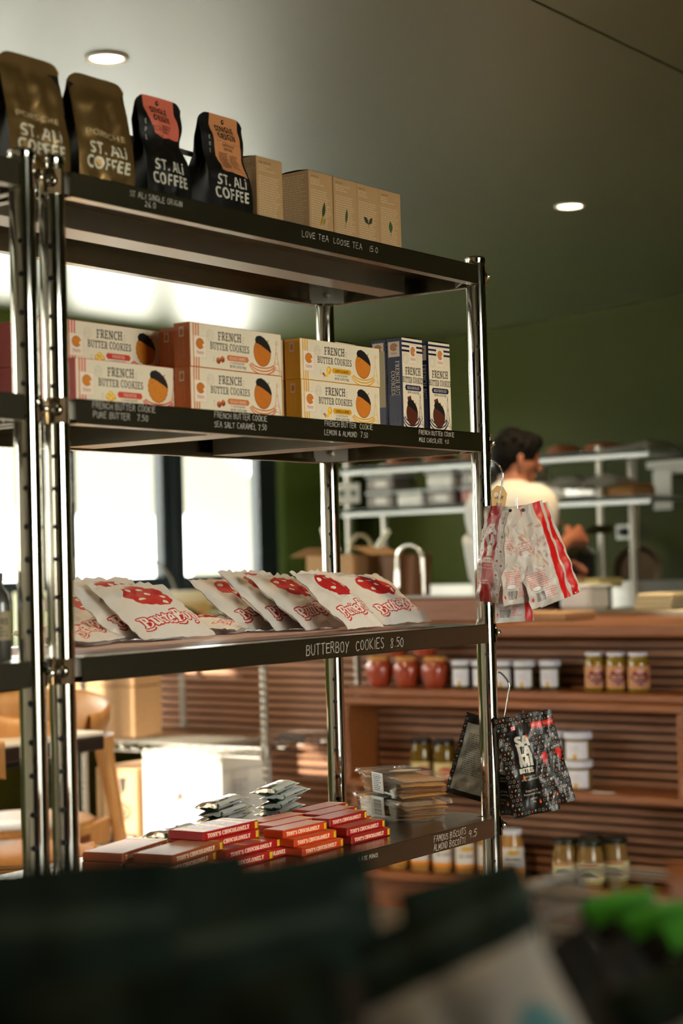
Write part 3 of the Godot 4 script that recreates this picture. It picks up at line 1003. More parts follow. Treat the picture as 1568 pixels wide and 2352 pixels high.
func setting() -> void:
	struct("floor", box(Vector3(1.8, -0.05, -0.4), Vector3(12.4, 0.1, 9.4)), M.floor)
	var c := mb()
	wall_piece(c, Vector3(-4.4, 2.5, -5.0), Vector3(8.0, 2.6, -0.200))
	wall_piece(c, Vector3(-4.4, 2.5, -0.191), Vector3(8.0, 2.6, 4.4))
	struct("ceiling", c, M.ceiling)
	var g := mb()
	wall_piece(g, Vector3(-4.4, 2.56, -0.21), Vector3(8.0, 2.62, -0.18))
	struct("trim_1", g, M.gap)
	# window wall
	var w := mb()
	wall_piece(w, Vector3(-4.4, 0, -4.78), Vector3(8.0, 1.06, -4.58))
	wall_piece(w, Vector3(-4.4, 2.42, -4.78), Vector3(8.0, 2.5, -4.58))
	wall_piece(w, Vector3(6.44, 1.06, -4.78), Vector3(8.0, 2.42, -4.58))
	wall_piece(w, Vector3(-0.80, 1.06, -4.66), Vector3(-0.63, 2.42, -4.58))
	wall_piece(w, Vector3(-4.4, 1.06, -4.78), Vector3(-4.06, 2.42, -4.58))
	wall_piece(w, Vector3(-1.41, 1.06, -4.78), Vector3(-0.80, 2.42, -4.58))
	struct("wall_back", w, M.olive_light)
	for k in PANES.size():
		var a: float = PANES[k][0]
		var b: float = PANES[k][1]
		var f := mb()
		for q in [[a - 0.085, a, 1.06, 2.42], [b, b + 0.085 if k else b + 0.17, 1.06, 2.42], [a, b, 1.06, 1.165], [a, b, 2.33, 2.42]]:
			bx(f, Vector3((q[0] + q[1]) / 2, (q[2] + q[3]) / 2, -4.655), Vector3(q[1] - q[0], q[3] - q[2], 0.07), 0.004)
		var win := struct("window_%d" % (k + 1), f, M.frame)
		obj("pane", box(Vector3((a + b) / 2, 1.7475, -4.655), Vector3(b - a, 1.165, 0.005)), M.glass, win)
		if k % 2 == 1:
			for y in [1.22, 1.62]:
				obj("hinge", box(Vector3(a - 0.045, y, -4.612), Vector3(0.022, 0.11, 0.02), 0.004), M.zinc, win)
	var mu := mb()
	for x in [4.615, 2.825, 1.09]:
		bx(mu, Vector3(x, 1.74, -4.66), Vector3(0.125, 1.36, 0.10), 0.004)
	bx(mu, Vector3(0.28, 1.74, -4.66), Vector3(0.05, 1.36, 0.10), 0.004)
	struct("trim_2", mu, M.frame)
	# shop front behind the camera, with a glazed door
	var fr := mb()
	wall_piece(fr, Vector3(-4.4, 0, 4.1), Vector3(-0.95, 2.5, 4.3))
	wall_piece(fr, Vector3(1.05, 0, 4.1), Vector3(5.2, 2.5, 4.3))
	wall_piece(fr, Vector3(-0.95, 2.3, 4.1), Vector3(1.05, 2.5, 4.3))
	struct("wall_front", fr, M.olive)
	var df := mb()
	for q in [[-0.95, -0.87, 0, 2.3], [0.97, 1.05, 0, 2.3], [-0.87, 0.97, 2.22, 2.3], [-0.87, 0.97, 0, 0.1]]:
		bx(df, Vector3((q[0] + q[1]) / 2, (q[2] + q[3]) / 2, 4.2), Vector3(q[1] - q[0], q[3] - q[2], 0.06), 0.004)
	var dr := struct("door_1", df, M.frame)
	obj("pane", box(Vector3(0.05, 1.16, 4.2), Vector3(1.84, 2.12, 0.006)), M.glass, dr)
	struct("wall_left", box(Vector3(-4.3, 1.25, -0.35), Vector3(0.2, 2.5, 9.3)), M.cream_wall)
	# kitchen wall, slightly out of square
	var p0 := Vector3(7.40, 0, -5.214)
	var p1 := Vector3(4.02, 0, 4.386)
	var dirv := (p1 - p0).normalized()
	var nrm := Vector3(-dirv.z, 0, dirv.x)
	if nrm.x < 0.0:
		nrm = -nrm
	struct("wall_right", box(Vector3.ZERO, Vector3(0.2, 2.5, p0.distance_to(p1))), M.olive, null, Transform3D(Basis(nrm, Vector3.UP, nrm.cross(Vector3.UP)), (p0 + p1) / 2 + nrm * 0.1 + Vector3(0, 1.25, 0)))
	downlight(Vector3(1.463, 2.5, -1.255), "lit recessed downlight over the coffee bags")
	downlight(Vector3(3.959, 2.5, -1.292), "lit recessed downlight over the kitchen counter")
	downlight(Vector3(-1.04, 2.5, -1.255), "lit recessed downlight at the far left of the first row, out of view")
	downlight(Vector3(-1.04, 2.5, 1.30), "lit recessed downlight above the foreground packs, out of view")
	downlight(Vector3(1.46, 2.5, 1.30), "lit recessed downlight in front of the shelving, out of view")
	downlight(Vector3(3.96, 2.5, 1.30), "lit recessed downlight over the right end of the counter, out of view")

func downlight(at: Vector3, label: String) -> void:
	var t := thing("downlight", label, "light", at)
	obj("trim_ring", lathe(mb(), [Vector2(0.041, 0.012), Vector2(0.041, -0.001), Vector2(0.048, -0.005), Vector2(0.055, -0.004), Vector2(0.057, 0.0)], 40), M.white, t)
	obj("lens", lathe(mb(), [Vector2(0.0, -0.002), Vector2(0.042, -0.002), Vector2(0.042, 0.012)], 40), M.lamp, t)
	var l := SpotLight3D.new()
	l.name = "glow"
	l.light_color = Color(1.0, 0.86, 0.66)
	l.light_energy = 1.7
	l.spot_range = 12.0
	l.spot_angle = 68.0
	l.spot_attenuation = 2.0
	l.light_size = 0.042
	l.shadow_enabled = true
	t.add_child(l)
	l.position = Vector3(0, -0.012, 0)
	l.rotation_degrees.x = -90

func outside() -> void:
	struct("ground", box(Vector3(2, -0.25, -14.8), Vector3(50, 0.3, 20)), M.concrete)
	struct("street", box(Vector3(0.5, -0.15, 10.3), Vector3(24, 0.3, 11.8)), M.asphalt)
	struct("awning", box(Vector3(0.2, 2.62, 5.4), Vector3(7.0, 0.08, 2.1), 0.01), M.frame)
	struct("outbuilding", box(Vector3(-0.75, 2.9, -8.6), Vector3(4.1, 5.8, 1.0), 0.02), M.concrete)
	var h := mb()
	grid(h, 24, 10, func(u, v): return Vector3(-20 + u * 60, -0.1 + 9.0 * smoothstep(0.0, 1.0, v) + 0.6 * noise.get_noise_2d(u * 60, v * 60), -20.0 - v * 26))
	struct("hillside", h, M.hill)
	var f := thing("picket_fence", "white picket fence outside the dark framed windows", "fence", Vector3(0, 0, -9.5))
	for k in 44:
		var x := 5.0 + k * 0.145
		var st := mb()
		bx(st, Vector3(0, 0.84, 0), Vector3(0.125, 1.68, 0.02), 0.003)
		st.set_smooth_group(-1)
		face(st, [Vector3(-0.06, 1.68, 0.01), Vector3(0.06, 1.68, 0.01), Vector3(0, 1.735, 0.01)], Vector3(0, 1.6, -0.1))
		face(st, [Vector3(-0.06, 1.68, -0.01), Vector3(0.06, 1.68, -0.01), Vector3(0, 1.735, -0.01)], Vector3(0, 1.6, 0.1))
		obj("picket", st, M.fence, f, Transform3D(Basis(), Vector3(x, 0.0, 0)))
	obj("rail", box(Vector3(8.2, 0.5, -0.03), Vector3(6.5, 0.09, 0.035), 0.004), M.fence, f)
	obj("rail", box(Vector3(8.2, 1.35, -0.03), Vector3(6.5, 0.09, 0.035), 0.004), M.fence, f)
	for q in [[11.2, -14.5, 0.24, "slim pale gum tree behind the white fence, left of three"], [15.2, -17.5, 0.36, "thick forked tree trunk behind the white fence, seen in the right window"], [6.3, -12.0, 0.16, "thin tree trunk outside the leftmost window"]]:
		var t := thing("tree", q[3], "tree", Vector3(q[0], -0.1, q[1]))
		var r: float = q[2]
		obj("trunk", tube(mb(), [Vector3(0, 0, 0), Vector3(0.05, 1.3, 0), Vector3(-0.1, 2.6, 0.05), Vector3(0.1, 4.4, 0)], [r * 1.3, r, r * 0.85, r * 0.6], 12), M.trunk, t)
		obj("limb", tube(mb(), [Vector3(0, 1.5, 0), Vector3(0.5, 2.4, 0.1), Vector3(0.9, 4.0, 0)], [r * 0.6, r * 0.5, r * 0.3], 10), M.trunk, t)
		var lf := mb()
		lf.set_smooth_group(-1)
		for k in 500:
			var p := Vector3(rng.randfn() * 0.9, 4.6 + rng.randfn() * 0.6, rng.randfn() * 0.9)
			var a := Vector3(rng.randfn(), rng.randfn(), rng.randfn()).normalized() * 0.13
			var b := a.cross(Vector3(rng.randfn(), rng.randfn(), rng.randfn())).normalized() * 0.05
			tri(lf, p - a, p + b, p + a)
			tri(lf, p - a, p + a, p - b)
		var ff := obj("foliage", lf, M.leaf, t)
		ff.set_meta("kind", "stuff")

# ---------------------------------------------------------------- chrome shelving
const TOPS := [1.7782, 1.4502, 1.0790, 0.7046, 0.33]
const LIP := 0.0365

func shelf_mesh(u: float) -> Array:
	var x0 := 0.022
	var x1 := W - 0.022
	var deck := mb()
	bx(deck, Vector3(W / 2, u - 0.0008, -D / 2), Vector3(x1 - x0, 0.0016, D + 2 * R))
	for x in [(-R + x0) / 2, W + (R - x0) / 2]:
		bx(deck, Vector3(x, u - 0.0008, -D / 2), Vector3(R + x0, 0.0016, D - 0.044))
	var lip := mb()
	for s in [-1.0, 1.0]:
		var zf: float = -D / 2 + s * (D / 2 + R)
		bx(lip, Vector3(W / 2, u - LIP / 2, zf - s * 0.0008), Vector3(x1 - x0, LIP, 0.0016), 0.0005)
		bx(lip, Vector3(W / 2, u - LIP + 0.001, zf - s * 0.010), Vector3(x1 - x0, 0.002, 0.020), 0.0007)
		bx(lip, Vector3(W / 2, u - LIP + 0.004, zf - s * 0.0195), Vector3(x1 - x0, 0.008, 0.0012))
		var xf: float = W / 2 + s * (W / 2 + R)
		bx(lip, Vector3(xf - s * 0.0008, u - LIP / 2, -D / 2), Vector3(0.0016, LIP, D - 0.044), 0.0005)
		bx(lip, Vector3(xf - s * 0.009, u - LIP + 0.001, -D / 2), Vector3(0.018, 0.002, D - 0.044), 0.0007)
	return [deck, lip]

func bolt_mesh() -> SurfaceTool:
	# domed nut on a washer, axis along +z
	var x := Transform3D(Basis(Vector3.RIGHT, PI / 2), Vector3.ZERO)
	var st := lathe(mb(), [Vector2(0.0095, 0.0), Vector2(0.0095, 0.002), Vector2(0.0062, 0.0022), Vector2(0.006, 0.005), Vector2(0.0045, 0.0085), Vector2(0.0, 0.0095)], 16, x)
	return st

func saddle_mesh() -> SurfaceTool:
	# curved washer that hugs the tube, tall as the lip
	var st := mb()
	grid(st, 8, 1, func(u, v): return Vector3(sin((u - 0.5) * 1.5) * (R + 0.002), (v - 0.5) * 0.036, cos((u - 0.5) * 1.5) * (R + 0.002) - R))
	for s in [-0.5, 0.5]:
		grid(st, 8, 1, func(u, v): return Vector3(sin((u - 0.5) * 1.5) * (R + 0.002 * v), s * 0.036, cos((u - 0.5) * 1.5) * (R + 0.002 * v) - R))
	return st

func shelving() -> void:
	var t := thing("steel_shelving_unit", "chrome steel shelving unit of five shelves stocked with coffee and cookies", "shelving unit")
	var post := tube(mb(), [Vector3(0, 0.02, 0), Vector3(0, 1.792, 0)], R, 40, false)
	var pm := done(post)
	var cap := done(lathe(mb(), [Vector2(R, 1.785), Vector2(R + 0.0008, 1.787), Vector2(R + 0.0008, 1.796), Vector2(R - 0.002, 1.799), Vector2(0.0, 1.7995)], 40))
	var foot := done(lathe(mb(), [Vector2(0.0, 0.0), Vector2(0.017, 0.0), Vector2(0.018, 0.012), Vector2(0.008, 0.02), Vector2(0.008, 0.035)], 24))
	for x in [0.0, W]:
		for z in [0.0, -D]:
			var p := obj("post", pm, M.chrome, t, Transform3D(Basis(), Vector3(x, 0, z)))
			obj("post_cap", cap, M.chrome, p)
			obj("foot", foot, M.black, p)
			var k := mb()
			var yaw := atan2(-0.81 if x == 0.0 else -0.81, 0.587)
			for n in 13:
				var y := 0.42 + n * 0.1
				for q in [0.0, 0.046]:
					lathe(k, [Vector2(0.0, 0.0004), Vector2(0.0042, 0.0004), Vector2(0.0042, -0.002)], 12, Transform3D(Basis(Vector3.UP, yaw) * Basis(Vector3.RIGHT, PI / 2), Vector3(sin(yaw) * R, y + q, cos(yaw) * R)))
			var kh := obj("keyhole", k, M.black, p)
			kh.set_meta("kind", "stuff")
	var bolt := done(bolt_mesh())
	var saddle := done(saddle_mesh())
	var plate := done(box(Vector3.ZERO, Vector3(0.072, 0.035, 0.002), 0.0006))
	for i in TOPS.size():
		var sh := shelf_mesh(TOPS[i])
		var deck := obj("shelf", sh[0], M.steel, t)
		obj("lip", sh[1], M.steel, deck)
		# stiffening channels under the deck
		if i == 0 or i == 2:
			var ch := mb()
			bx(ch, Vector3(W / 2, TOPS[i] - 0.018, -D * 0.41), Vector3(W - 0.05, 0.034, 0.0016))
			bx(ch, Vector3(W / 2, TOPS[i] - 0.018, -D * 0.41 - 0.06), Vector3(W - 0.05, 0.034, 0.0016))
			bx(ch, Vector3(W / 2, TOPS[i] - 0.0355, -D * 0.41 - 0.03), Vector3(W - 0.05, 0.002, 0.062), 0.0008)
			obj("stiffener", ch, M.steel_dull, deck)
		else:
			for x in [0.385, 0.785]:
				var ch := mb()
				bx(ch, Vector3(x, TOPS[i] - 0.016, -D / 2), Vector3(0.0016, 0.032, D - 0.004))
				bx(ch, Vector3(x + 0.07, TOPS[i] - 0.016, -D / 2), Vector3(0.0016, 0.032, D - 0.004))
				bx(ch, Vector3(x + 0.035, TOPS[i] - 0.0325, -D / 2), Vector3(0.074, 0.002, D - 0.004), 0.0008)
				obj("stiffener", ch, M.steel_dull, deck)
		var ym: float = TOPS[i] - LIP / 2
		for x in [0.0, W]:
			for z in [0.0, -D]:
				var outd := Vector3(-1 if x == 0.0 else 1, 0, 1 if z == 0.0 else -1).normalized()
				var bs := Basis(Vector3.UP, atan2(outd.x, outd.z))
				obj("clamp_washer", saddle, M.chrome, deck, Transform3D(bs, Vector3(x, ym, z) + outd * R))
				obj("bolt", bolt, M.chrome, deck, Transform3D(bs, Vector3(x, ym, z) + outd * (R + 0.0015)))
				var bi := Basis(Vector3.UP, atan2(-outd.x, -outd.z))
				obj("bracket", plate, M.steel_dull, deck, Transform3D(bi, Vector3(x, ym, z) - outd * (R + 0.014)))
				obj("bolt", bolt, M.steel_dull, deck, Transform3D(bi, Vector3(x, ym, z) - outd * (R + 0.015)))
	var un := dup(t, Vector3(-W - 0.058, 0, 0.0), 0.0, "chrome steel shelving unit cut off by the left edge")
	# hand-chalked prices on the lips
	var words := [
		[0, 0.145, -0.0160, 0.0085, "ST ALI SINGLE ORIGIN", 1.10], [0, 0.178, -0.0275, 0.0085, "26.0", 1.2],
		[0, 0.571, -0.0200, 0.0100, "LOVE TEA  LOOSE TEA   15.0", 1.32],
		[1, 0.055, -0.0117, 0.0088, "FRENCH BUTTER COOKIE", 1.08], [1, 0.056, -0.0255, 0.0088, "PURE BUTTER   7.50", 1.1],
		[1, 0.329, -0.0117, 0.0088, "FRENCH BUTTER COOKIE", 1.06], [1, 0.328, -0.0262, 0.0088, "SEA SALT CARAMEL 7.50", 1.02],
		[1, 0.621, -0.0110, 0.0088, "FRENCH BUTTER  COOKIE", 1.10], [1, 0.620, -0.0262, 0.0088, "LEMON & ALMOND  7.50", 1.06],
		[1, 0.913, -0.0125, 0.0080, "FRENCH BUTTER COOKIE", 1.06], [1, 0.913, -0.0262, 0.0080, "MILK CHOCOLATE  9.0", 0.98],
		[2, 0.552, -0.0275, 0.0175, "BUTTERBOY  COOKIES  8.50", 1.02],
		[3, 0.924, -0.0165, 0.0115, "FAMOUS BISCUITS", 0.92], [3, 0.922, -0.0325, 0.0115, "ALMOND BISCOTTI", 0.90], [3, 1.044, -0.0260, 0.0140, "9.5", 1.25],
		[3, 0.625, -0.0160, 0.0070, "TONY CHOCOLATE MINIS", 1.2],
	]
	for k in words.size():
		var q: Array = words[k]
		var i: int = q[0]
		var st := mb()
		chalk(st, q[4], q[1], TOPS[i] + q[2], q[3], 0.0009 if i == 2 else 0.00075, 30 + k, q[5], 0.15 if i == 3 else 0.05)
		var ch := obj("chalk_price", st, M.chalk, t.get_child(4 + i), Transform3D(Basis(), Vector3(0, 0, R + 0.0003)))
		ch.set_meta("kind", "stuff")
	var lw := mb()
	chalk(lw, "BEANS 18.5", W - 0.16, TOPS[1] - 0.024, 0.0095, 0.0008, 90, 0.9)
	var lc := obj("chalk_price", lw, M.chalk, un.get_child(5), Transform3D(Basis(), Vector3(0, 0, R + 0.0003)))
	lc.set_meta("kind", "stuff")

# ---------------------------------------------------------------- goods
func coffee_bag(called: String, label: String, m: Material, at: Vector3, turn: float, w: float, h: float, pinch: float, sd: int, gold: bool, lean := 0.0) -> Node3D:
	var t := thing(called, label, "coffee bag", at, turn, "coffee bags on the top shelf")
	t.rotation.x = lean
	var d := 0.068
	var hd := func(v: float) -> float:
		return maxf(d * 0.5 * (1.0 - pow(clampf(v / 0.90, 0.0, 1.0), 1.7)) - pinch * 0.010 * exp(-pow((v - 0.58) / 0.13, 2.0)), 0.0012)
	var hw := func(v: float) -> float:
		return w * 0.5 * (1.0 - pinch * 0.13 * exp(-pow((v - 0.55) / 0.16, 2.0)) + 0.02 * sin(PI * v))
	var fr := func(u: float, v: float) -> Vector3:
		var k := 1.0 - smoothstep(0.80, 0.92, v)
		var e := sin(PI * u)
		var n := noise.get_noise_3d(u * 28.0 + sd * 9.0, v * 34.0, sd * 3.0) * 0.012 + noise.get_noise_3d(u * 75.0, v * 60.0 + sd, 4.0) * 0.0028
		var soft: float = 1.0 if gold else 0.45
		var corner := 0.012 * (smoothstep(0.94, 1.0, v)) * (pow(absf(2.0 * u - 1.0), 8.0))
		return Vector3((u - 0.5) * 2.0 * hw.call(v), v * h - corner, hd.call(v) + 0.014 * v + (e * 0.004 + n * soft * e) * k + n * 0.15)
	var side := func(u: float, v: float, s: float) -> Vector3:
		# u 0 at the front, 1 at the back
		var z: float = hd.call(v * 0.9) * (1.0 - 2.0 * u) + 0.0126 * v
		var fold: float = (1.0 - absf(2.0 * u - 1.0)) * 0.030 * smoothstep(0.15, 0.85, v)
		return Vector3(s * (hw.call(v * 0.9) - fold - 0.001), v * h * 0.9, z)
	var st := mb()
	grid(st, 18, 26, fr, Rect2(0, 0, 1, 1) if gold else Rect2(0, 0, 0.75, 1))
	grid(st, 8, 12, func(u, v): return Vector3(-1, 1, -1) * fr.call(u, v) + Vector3(0, 0, 0.028 * v), Rect2(0.01, 0.9, 0.01, 0.01))
	var body := obj("body", st, m, t)
	var sides := mb()
	for s in [-1.0, 1.0]:
		grid(sides, 6, 14, func(u, v): return side.call(u if s > 0 else 1.0 - u, v, s))
	obj("gusset", sides, M.bag_black, t)
	obj("base", box(Vector3(0, 0.001, 0), Vector3(w * 0.97, 0.002, d * 0.96)), M.bag_black, t)
	if not gold:
		var tie := mb()
		bx(tie, Vector3(0.012, h * 0.60, hd.call(0.6) * -1.0 - 0.004), Vector3(w + 0.045, 0.009, 0.0012))
		obj("tin_tie", tie, M.steel_dull, t)
	return t

func goods_on_top() -> void:
	M.bag_black = mat(Color(0.035, 0.031, 0.028), 0.42)
	var y: float = TOPS[0] + 0.0004
	var g := gold_bag_mat()
	coffee_bag("coffee_bag", "shiny gold foil coffee bag behind the capped chrome posts, leftmost of four", g, Vector3(-0.007, y, -0.047), 0.0, 0.119, 0.170, 0.1, 1, true)
	coffee_bag("coffee_bag", "shiny gold foil coffee bag just right of the capped chrome posts", g, Vector3(0.132, y, -0.047), 0.0, 0.119, 0.168, 0.1, 2, true)
	coffee_bag("coffee_bag", "matte black coffee bag with a salmon pink curling label and pinched waist", black_bag_mat(0), Vector3(0.2725, y, -0.047), 0.0, 0.103, 0.165, 1.0, 3, false)
	coffee_bag("coffee_bag", "matte black coffee bag with a long orange label, beside the tea boxes", black_bag_mat(1), Vector3(0.4245, y, -0.047), 0.0, 0.110, 0.166, 0.7, 4, false)
	var r := RandomNumberGenerator.new()
	r.seed = 3
	var tea := [[0.536, "Vegan Spice Chai", 0, "tall kraft tea box without a leaf picture, next to the black coffee bag"], [0.6815, "Genmaicha", 1, "kraft tea box with a long dark leaf and yellow grains, second from left"], [0.7545, "Sencha Tea", 2, "kraft tea box with a single slender upright leaf"], [0.8255, "Green Tea", 3, "kraft tea box with a two leaf sprig"], [0.8965, "Peppermint", 4, "kraft tea box with one small oval leaf, at the right end of the row"]]
	for q in tea:
		var t := thing("tea_box", q[3], "tea box", Vector3(q[0], y, -0.020 - 0.0355), 0.0, "kraft tea boxes on the top shelf")
		obj("carton", carton(Vector3(0.0705, 0.112, 0.071), {"f": Rect2(0, 0, 0.5, 1), "l": Rect2(0.5, 0, 0.5, 1), "r": Rect2(0.5, 0, 0.5, 1), "o": Rect2(0.01, 0.2, 0.002, 0.002)}), tea_print(q[1], q[2], r), t)
		var fl := mb()
		grid(fl, 4, 3, func(u, v): return Vector3((u - 0.5) * 0.069, 0.1122 + 0.003 * sin(PI * v), (0.5 - v) * 0.069))
		obj("lid_flap", fl, M.black, t)

func long_carton(m: Material, at: Vector3, turn: float, label: String, group: String) -> void:
	var t := thing("cookie_carton", label, "cookie box", at, turn, group)
	obj("carton", M.long_mesh, m, t)
	obj("end_flap", M.flap_mesh, m, t)

func goods_in_cartons() -> void:
	var fw := 944.0 / 1160.0
	M.long_mesh = done(carton(Vector3(0.235, 0.0706, 0.034), {"f": Rect2(0, 0, fw, 1), "l": Rect2(fw, 0, 1.0 - fw, 1), "o": Rect2(0.985, 0.01, 0.008, 0.01)}))
	M.flap_mesh = done(box(Vector3(0.1178, 0.0353, 0), Vector3(0.0012, 0.066, 0.033), 0.0005))
	var red := long_box_print(Color(0.80, 0.25, 0.19), Color(0.78, 0.26, 0.22), Color(0.82, 0.50, 0.12), "PURE BUTTER", "butter", CREAM, "NET WT. 4.66 OZ (132g)")
	var orange := long_box_print(Color(0.80, 0.43, 0.21), Color(0.78, 0.40, 0.22), Color(0.78, 0.44, 0.10), "SEA SALT CARAMEL", "caramel", CREAM, "NET WT. 5.29 OZ (150g)")
	var yellow := long_box_print(Color(0.88, 0.63, 0.06), Color(0.86, 0.66, 0.20), Color(0.82, 0.48, 0.12), "LEMON & ALMOND", "lemon", INK, "NET WT. 5.29 OZ (150g)")
	var y: float = TOPS[1] + 0.0004
	var g := "butter cookie cartons on the second shelf"
	long_carton(red, Vector3(0.2060, y, -0.0640), 0.0, "red striped butter cookie carton, lower one of the pair by the chrome posts", g)
	long_carton(red, Vector3(0.262, y + 0.0708, -0.1385), 0.0, "red striped butter cookie carton set further back, upper one by the chrome posts", g)
	long_carton(red, Vector3(0.262, y, -0.1385), 0.0, "red striped butter cookie carton hidden under the set back upper one", g)
	long_carton(orange, Vector3(0.4265, y, -0.0285), 0.0, "burnt orange caramel cookie carton, lower one of the front pair", g)
	long_carton(orange, Vector3(0.4275, y + 0.0708, -0.0285), 0.0, "burnt orange caramel cookie carton, upper one of the front pair", g)
	long_carton(orange, Vector3(0.4625, y, -0.0905), 0.0, "burnt orange caramel cookie carton in the second row, lower one", g)
	long_carton(orange, Vector3(0.4625, y + 0.0708, -0.0905), 0.0, "burnt orange caramel cookie carton in the second row, upper one showing its end", g)
	long_carton(yellow, Vector3(0.7155, y, -0.0285), 0.0, "yellow lemon almond cookie carton, lower one of the front pair", g)
	long_carton(yellow, Vector3(0.7165, y + 0.0708, -0.0285), -0.012, "yellow lemon almond cookie carton, upper one of the front pair", g)
	long_carton(yellow, Vector3(0.7145, y, -0.0685), 0.0, "yellow lemon almond cookie carton behind the front pair, lower one", g)
	long_carton(yellow, Vector3(0.7145, y + 0.0708, -0.0685), 0.0, "yellow lemon almond cookie carton behind the front pair, upper one", g)
	for k in 2:
		long_carton(red, Vector3(0.1225, y + k * 0.0708, -0.248 - k * 0.003), PI / 2, ["plain red back of a cookie carton at the left edge, lower of two", "plain red back of a cookie carton at the left edge, upper of two"][k], g)
	var blue := tall_box_print(Color(0.055, 0.075, 0.25))
	var tw := 272.0 / 412.0
	var tall := done(carton(Vector3(0.070, 0.1695, 0.034), {"f": Rect2(0, 0, tw, 1), "l": Rect2(tw, 0, 1.0 - tw, 1), "o": Rect2(0.68, 0.004, 0.004, 0.004)}))
	var flap := mb()
	grid(flap, 5, 3, func(u, v): return Vector3((u - 0.5) * 0.068, 0.1697 + 0.002 * sin(PI * u), (0.5 - v) * 0.032))
	var fm := done(flap)
	var sticker := done(box(Vector3(-0.0356, 0.094, -0.001), Vector3(0.0005, 0.105, 0.031), 0.0002))
	for q in [[0.9425, -0.0275, 0.0, "navy milk chocolate cookie carton standing upright, left one in front"], [1.0335, -0.0255, -0.06, "navy milk chocolate cookie carton standing upright, right end of the shelf"], [0.9425, -0.063, 0.0, "navy cookie carton standing behind, with a pale import sticker on its side"], [0.900, -0.150, 0.03, "navy striped carton top peeking out behind the lemon cartons"], [1.030, -0.064, 0.0, "navy cookie carton standing behind the rightmost one"]]:
		var t := thing("cookie_carton", q[3], "cookie box", Vector3(q[0], y, q[1]), q[2], g)
		obj("carton", tall, blue, t)
		obj("lid_flap", fm, M.bag_black, t)
		if q[1] == -0.063:
			obj("sticker", sticker, M.kraft_label, t)

# ---------------------------------------------------------------- cookie bags
func cookie_bag(m: Material, at: Vector3, turn: float, lean: float, sd: int, w: float, h: float, label: String, roll := 0.0) -> void:
	var t := thing("cookie_bag", label, "cookie bag", at, 0.0, "white paper cookie bags on the third shelf")
	t.transform = Transform3D(Basis(Vector3.UP, turn) * Basis(Vector3.RIGHT, -lean) * Basis(Vector3.BACK, roll), at)
	obj("paper_bag", pouch(w, h, 0.034, sd, 0.0026, 24, 24, Rect2(0, 0, 1, 1), Rect2(0.02, 0.9, 0.02, 0.05), 0.55, 0.006), m, t)
	var fold := mb()
	var f := func(u: float, v: float) -> Vector3:
		var n := noise.get_noise_2d(u * 120.0 + sd * 20.0, 3.0) * 0.006
		return Vector3((u - 0.5) * w * 0.96, h * 0.985 + v * 0.012 + n * v, -0.002 + n)
	grid(fold, 16, 2, f, Rect2(0.02, 0.9, 0.02, 0.05))
	obj("crimped_top", fold, m, t)
	obj("cookie", lathe(mb(), [Vector2(0.0, 0.0), Vector2(0.035, 0.001), Vector2(0.040, 0.005), Vector2(0.034, 0.010), Vector2(0.0, 0.012)], 20, Transform3D(Basis(Vector3.RIGHT, PI / 2), Vector3(0, h * 0.45, -0.006))), M.cookie, t)

func cookie_bags() -> void:
	M.cookie = mat(Color(0.55, 0.33, 0.16), 0.8)
	var m := cookie_bag_mat()
	var y: float = TOPS[2] + 0.004
	# left heap
	cookie_bag(m, Vector3(0.500, y, -0.212), 0.02, 0.93, 1, 0.190, 0.150, "white paper cookie bag leaning at the front of the left heap")
	cookie_bag(m, Vector3(0.480, y, -0.262), 0.05, 0.86, 2, 0.185, 0.155, "white paper cookie bag second in the left heap")
	cookie_bag(m, Vector3(0.478, y + 0.002, -0.318), 0.10, 1.10, 3, 0.185, 0.150, "white paper cookie bag third in the left heap, cookie mark in shade")
	cookie_bag(m, Vector3(0.340, y + 0.004, -0.225), 0.35, 1.45, 4, 0.180, 0.140, "white paper cookie bag lying flat behind the chrome posts")
	# right heap
	cookie_bag(m, Vector3(0.905, y, -0.105), 0.20, 0.82, 5, 0.170, 0.150, "white paper cookie bag at the front of the right heap, corner sticking out", 0.0)
	cookie_bag(m, Vector3(1.110, y, -0.150), 0.02, 0.90, 6, 0.180, 0.150, "white paper cookie bag at the right end, nearest the chrome post")
	cookie_bag(m, Vector3(0.890, y, -0.185), 0.16, 0.88, 7, 0.175, 0.155, "white paper cookie bag second in the right heap")
	cookie_bag(m, Vector3(0.870, y, -0.235), 0.12, 0.84, 8, 0.180, 0.160, "white paper cookie bag third in the right heap")
	cookie_bag(m, Vector3(0.845, y, -0.285), 0.10, 0.92, 9, 0.180, 0.155, "white paper cookie bag fourth in the right heap, tallest at the back")
	cookie_bag(m, Vector3(0.765, y + 0.004, -0.275), 0.30, 1.46, 10, 0.180, 0.140, "white paper cookie bag lying flat at the left of the right heap")
	cookie_bag(m, Vector3(1.085, y, -0.215), 0.05, 0.86, 11, 0.175, 0.150, "white paper cookie bag behind the rightmost one")
	var sh := mb()
	grid(sh, 24, 4, func(u, v): return Vector3(0.05 + u * 0.98, TOPS[2] + 0.0008 + 0.0016 * maxf(0.0, noise.get_noise_2d(u * 70, v * 20)), -0.03 - v * 0.30))
	tag(obj("paper_liner", sh, mat(Color(0.62, 0.47, 0.43), 0.5)), "thin brownish paper liner under the cookie bags", "paper")

# ---------------------------------------------------------------- bars and biscuits
func choc_bar(m: Material, mesh: Mesh, at: Vector3, turn: float, label: String, group: String) -> void:
	var t := thing("chocolate_bar", label, "chocolate bar", at, turn, group)
	obj("wrapper", mesh, m, t)

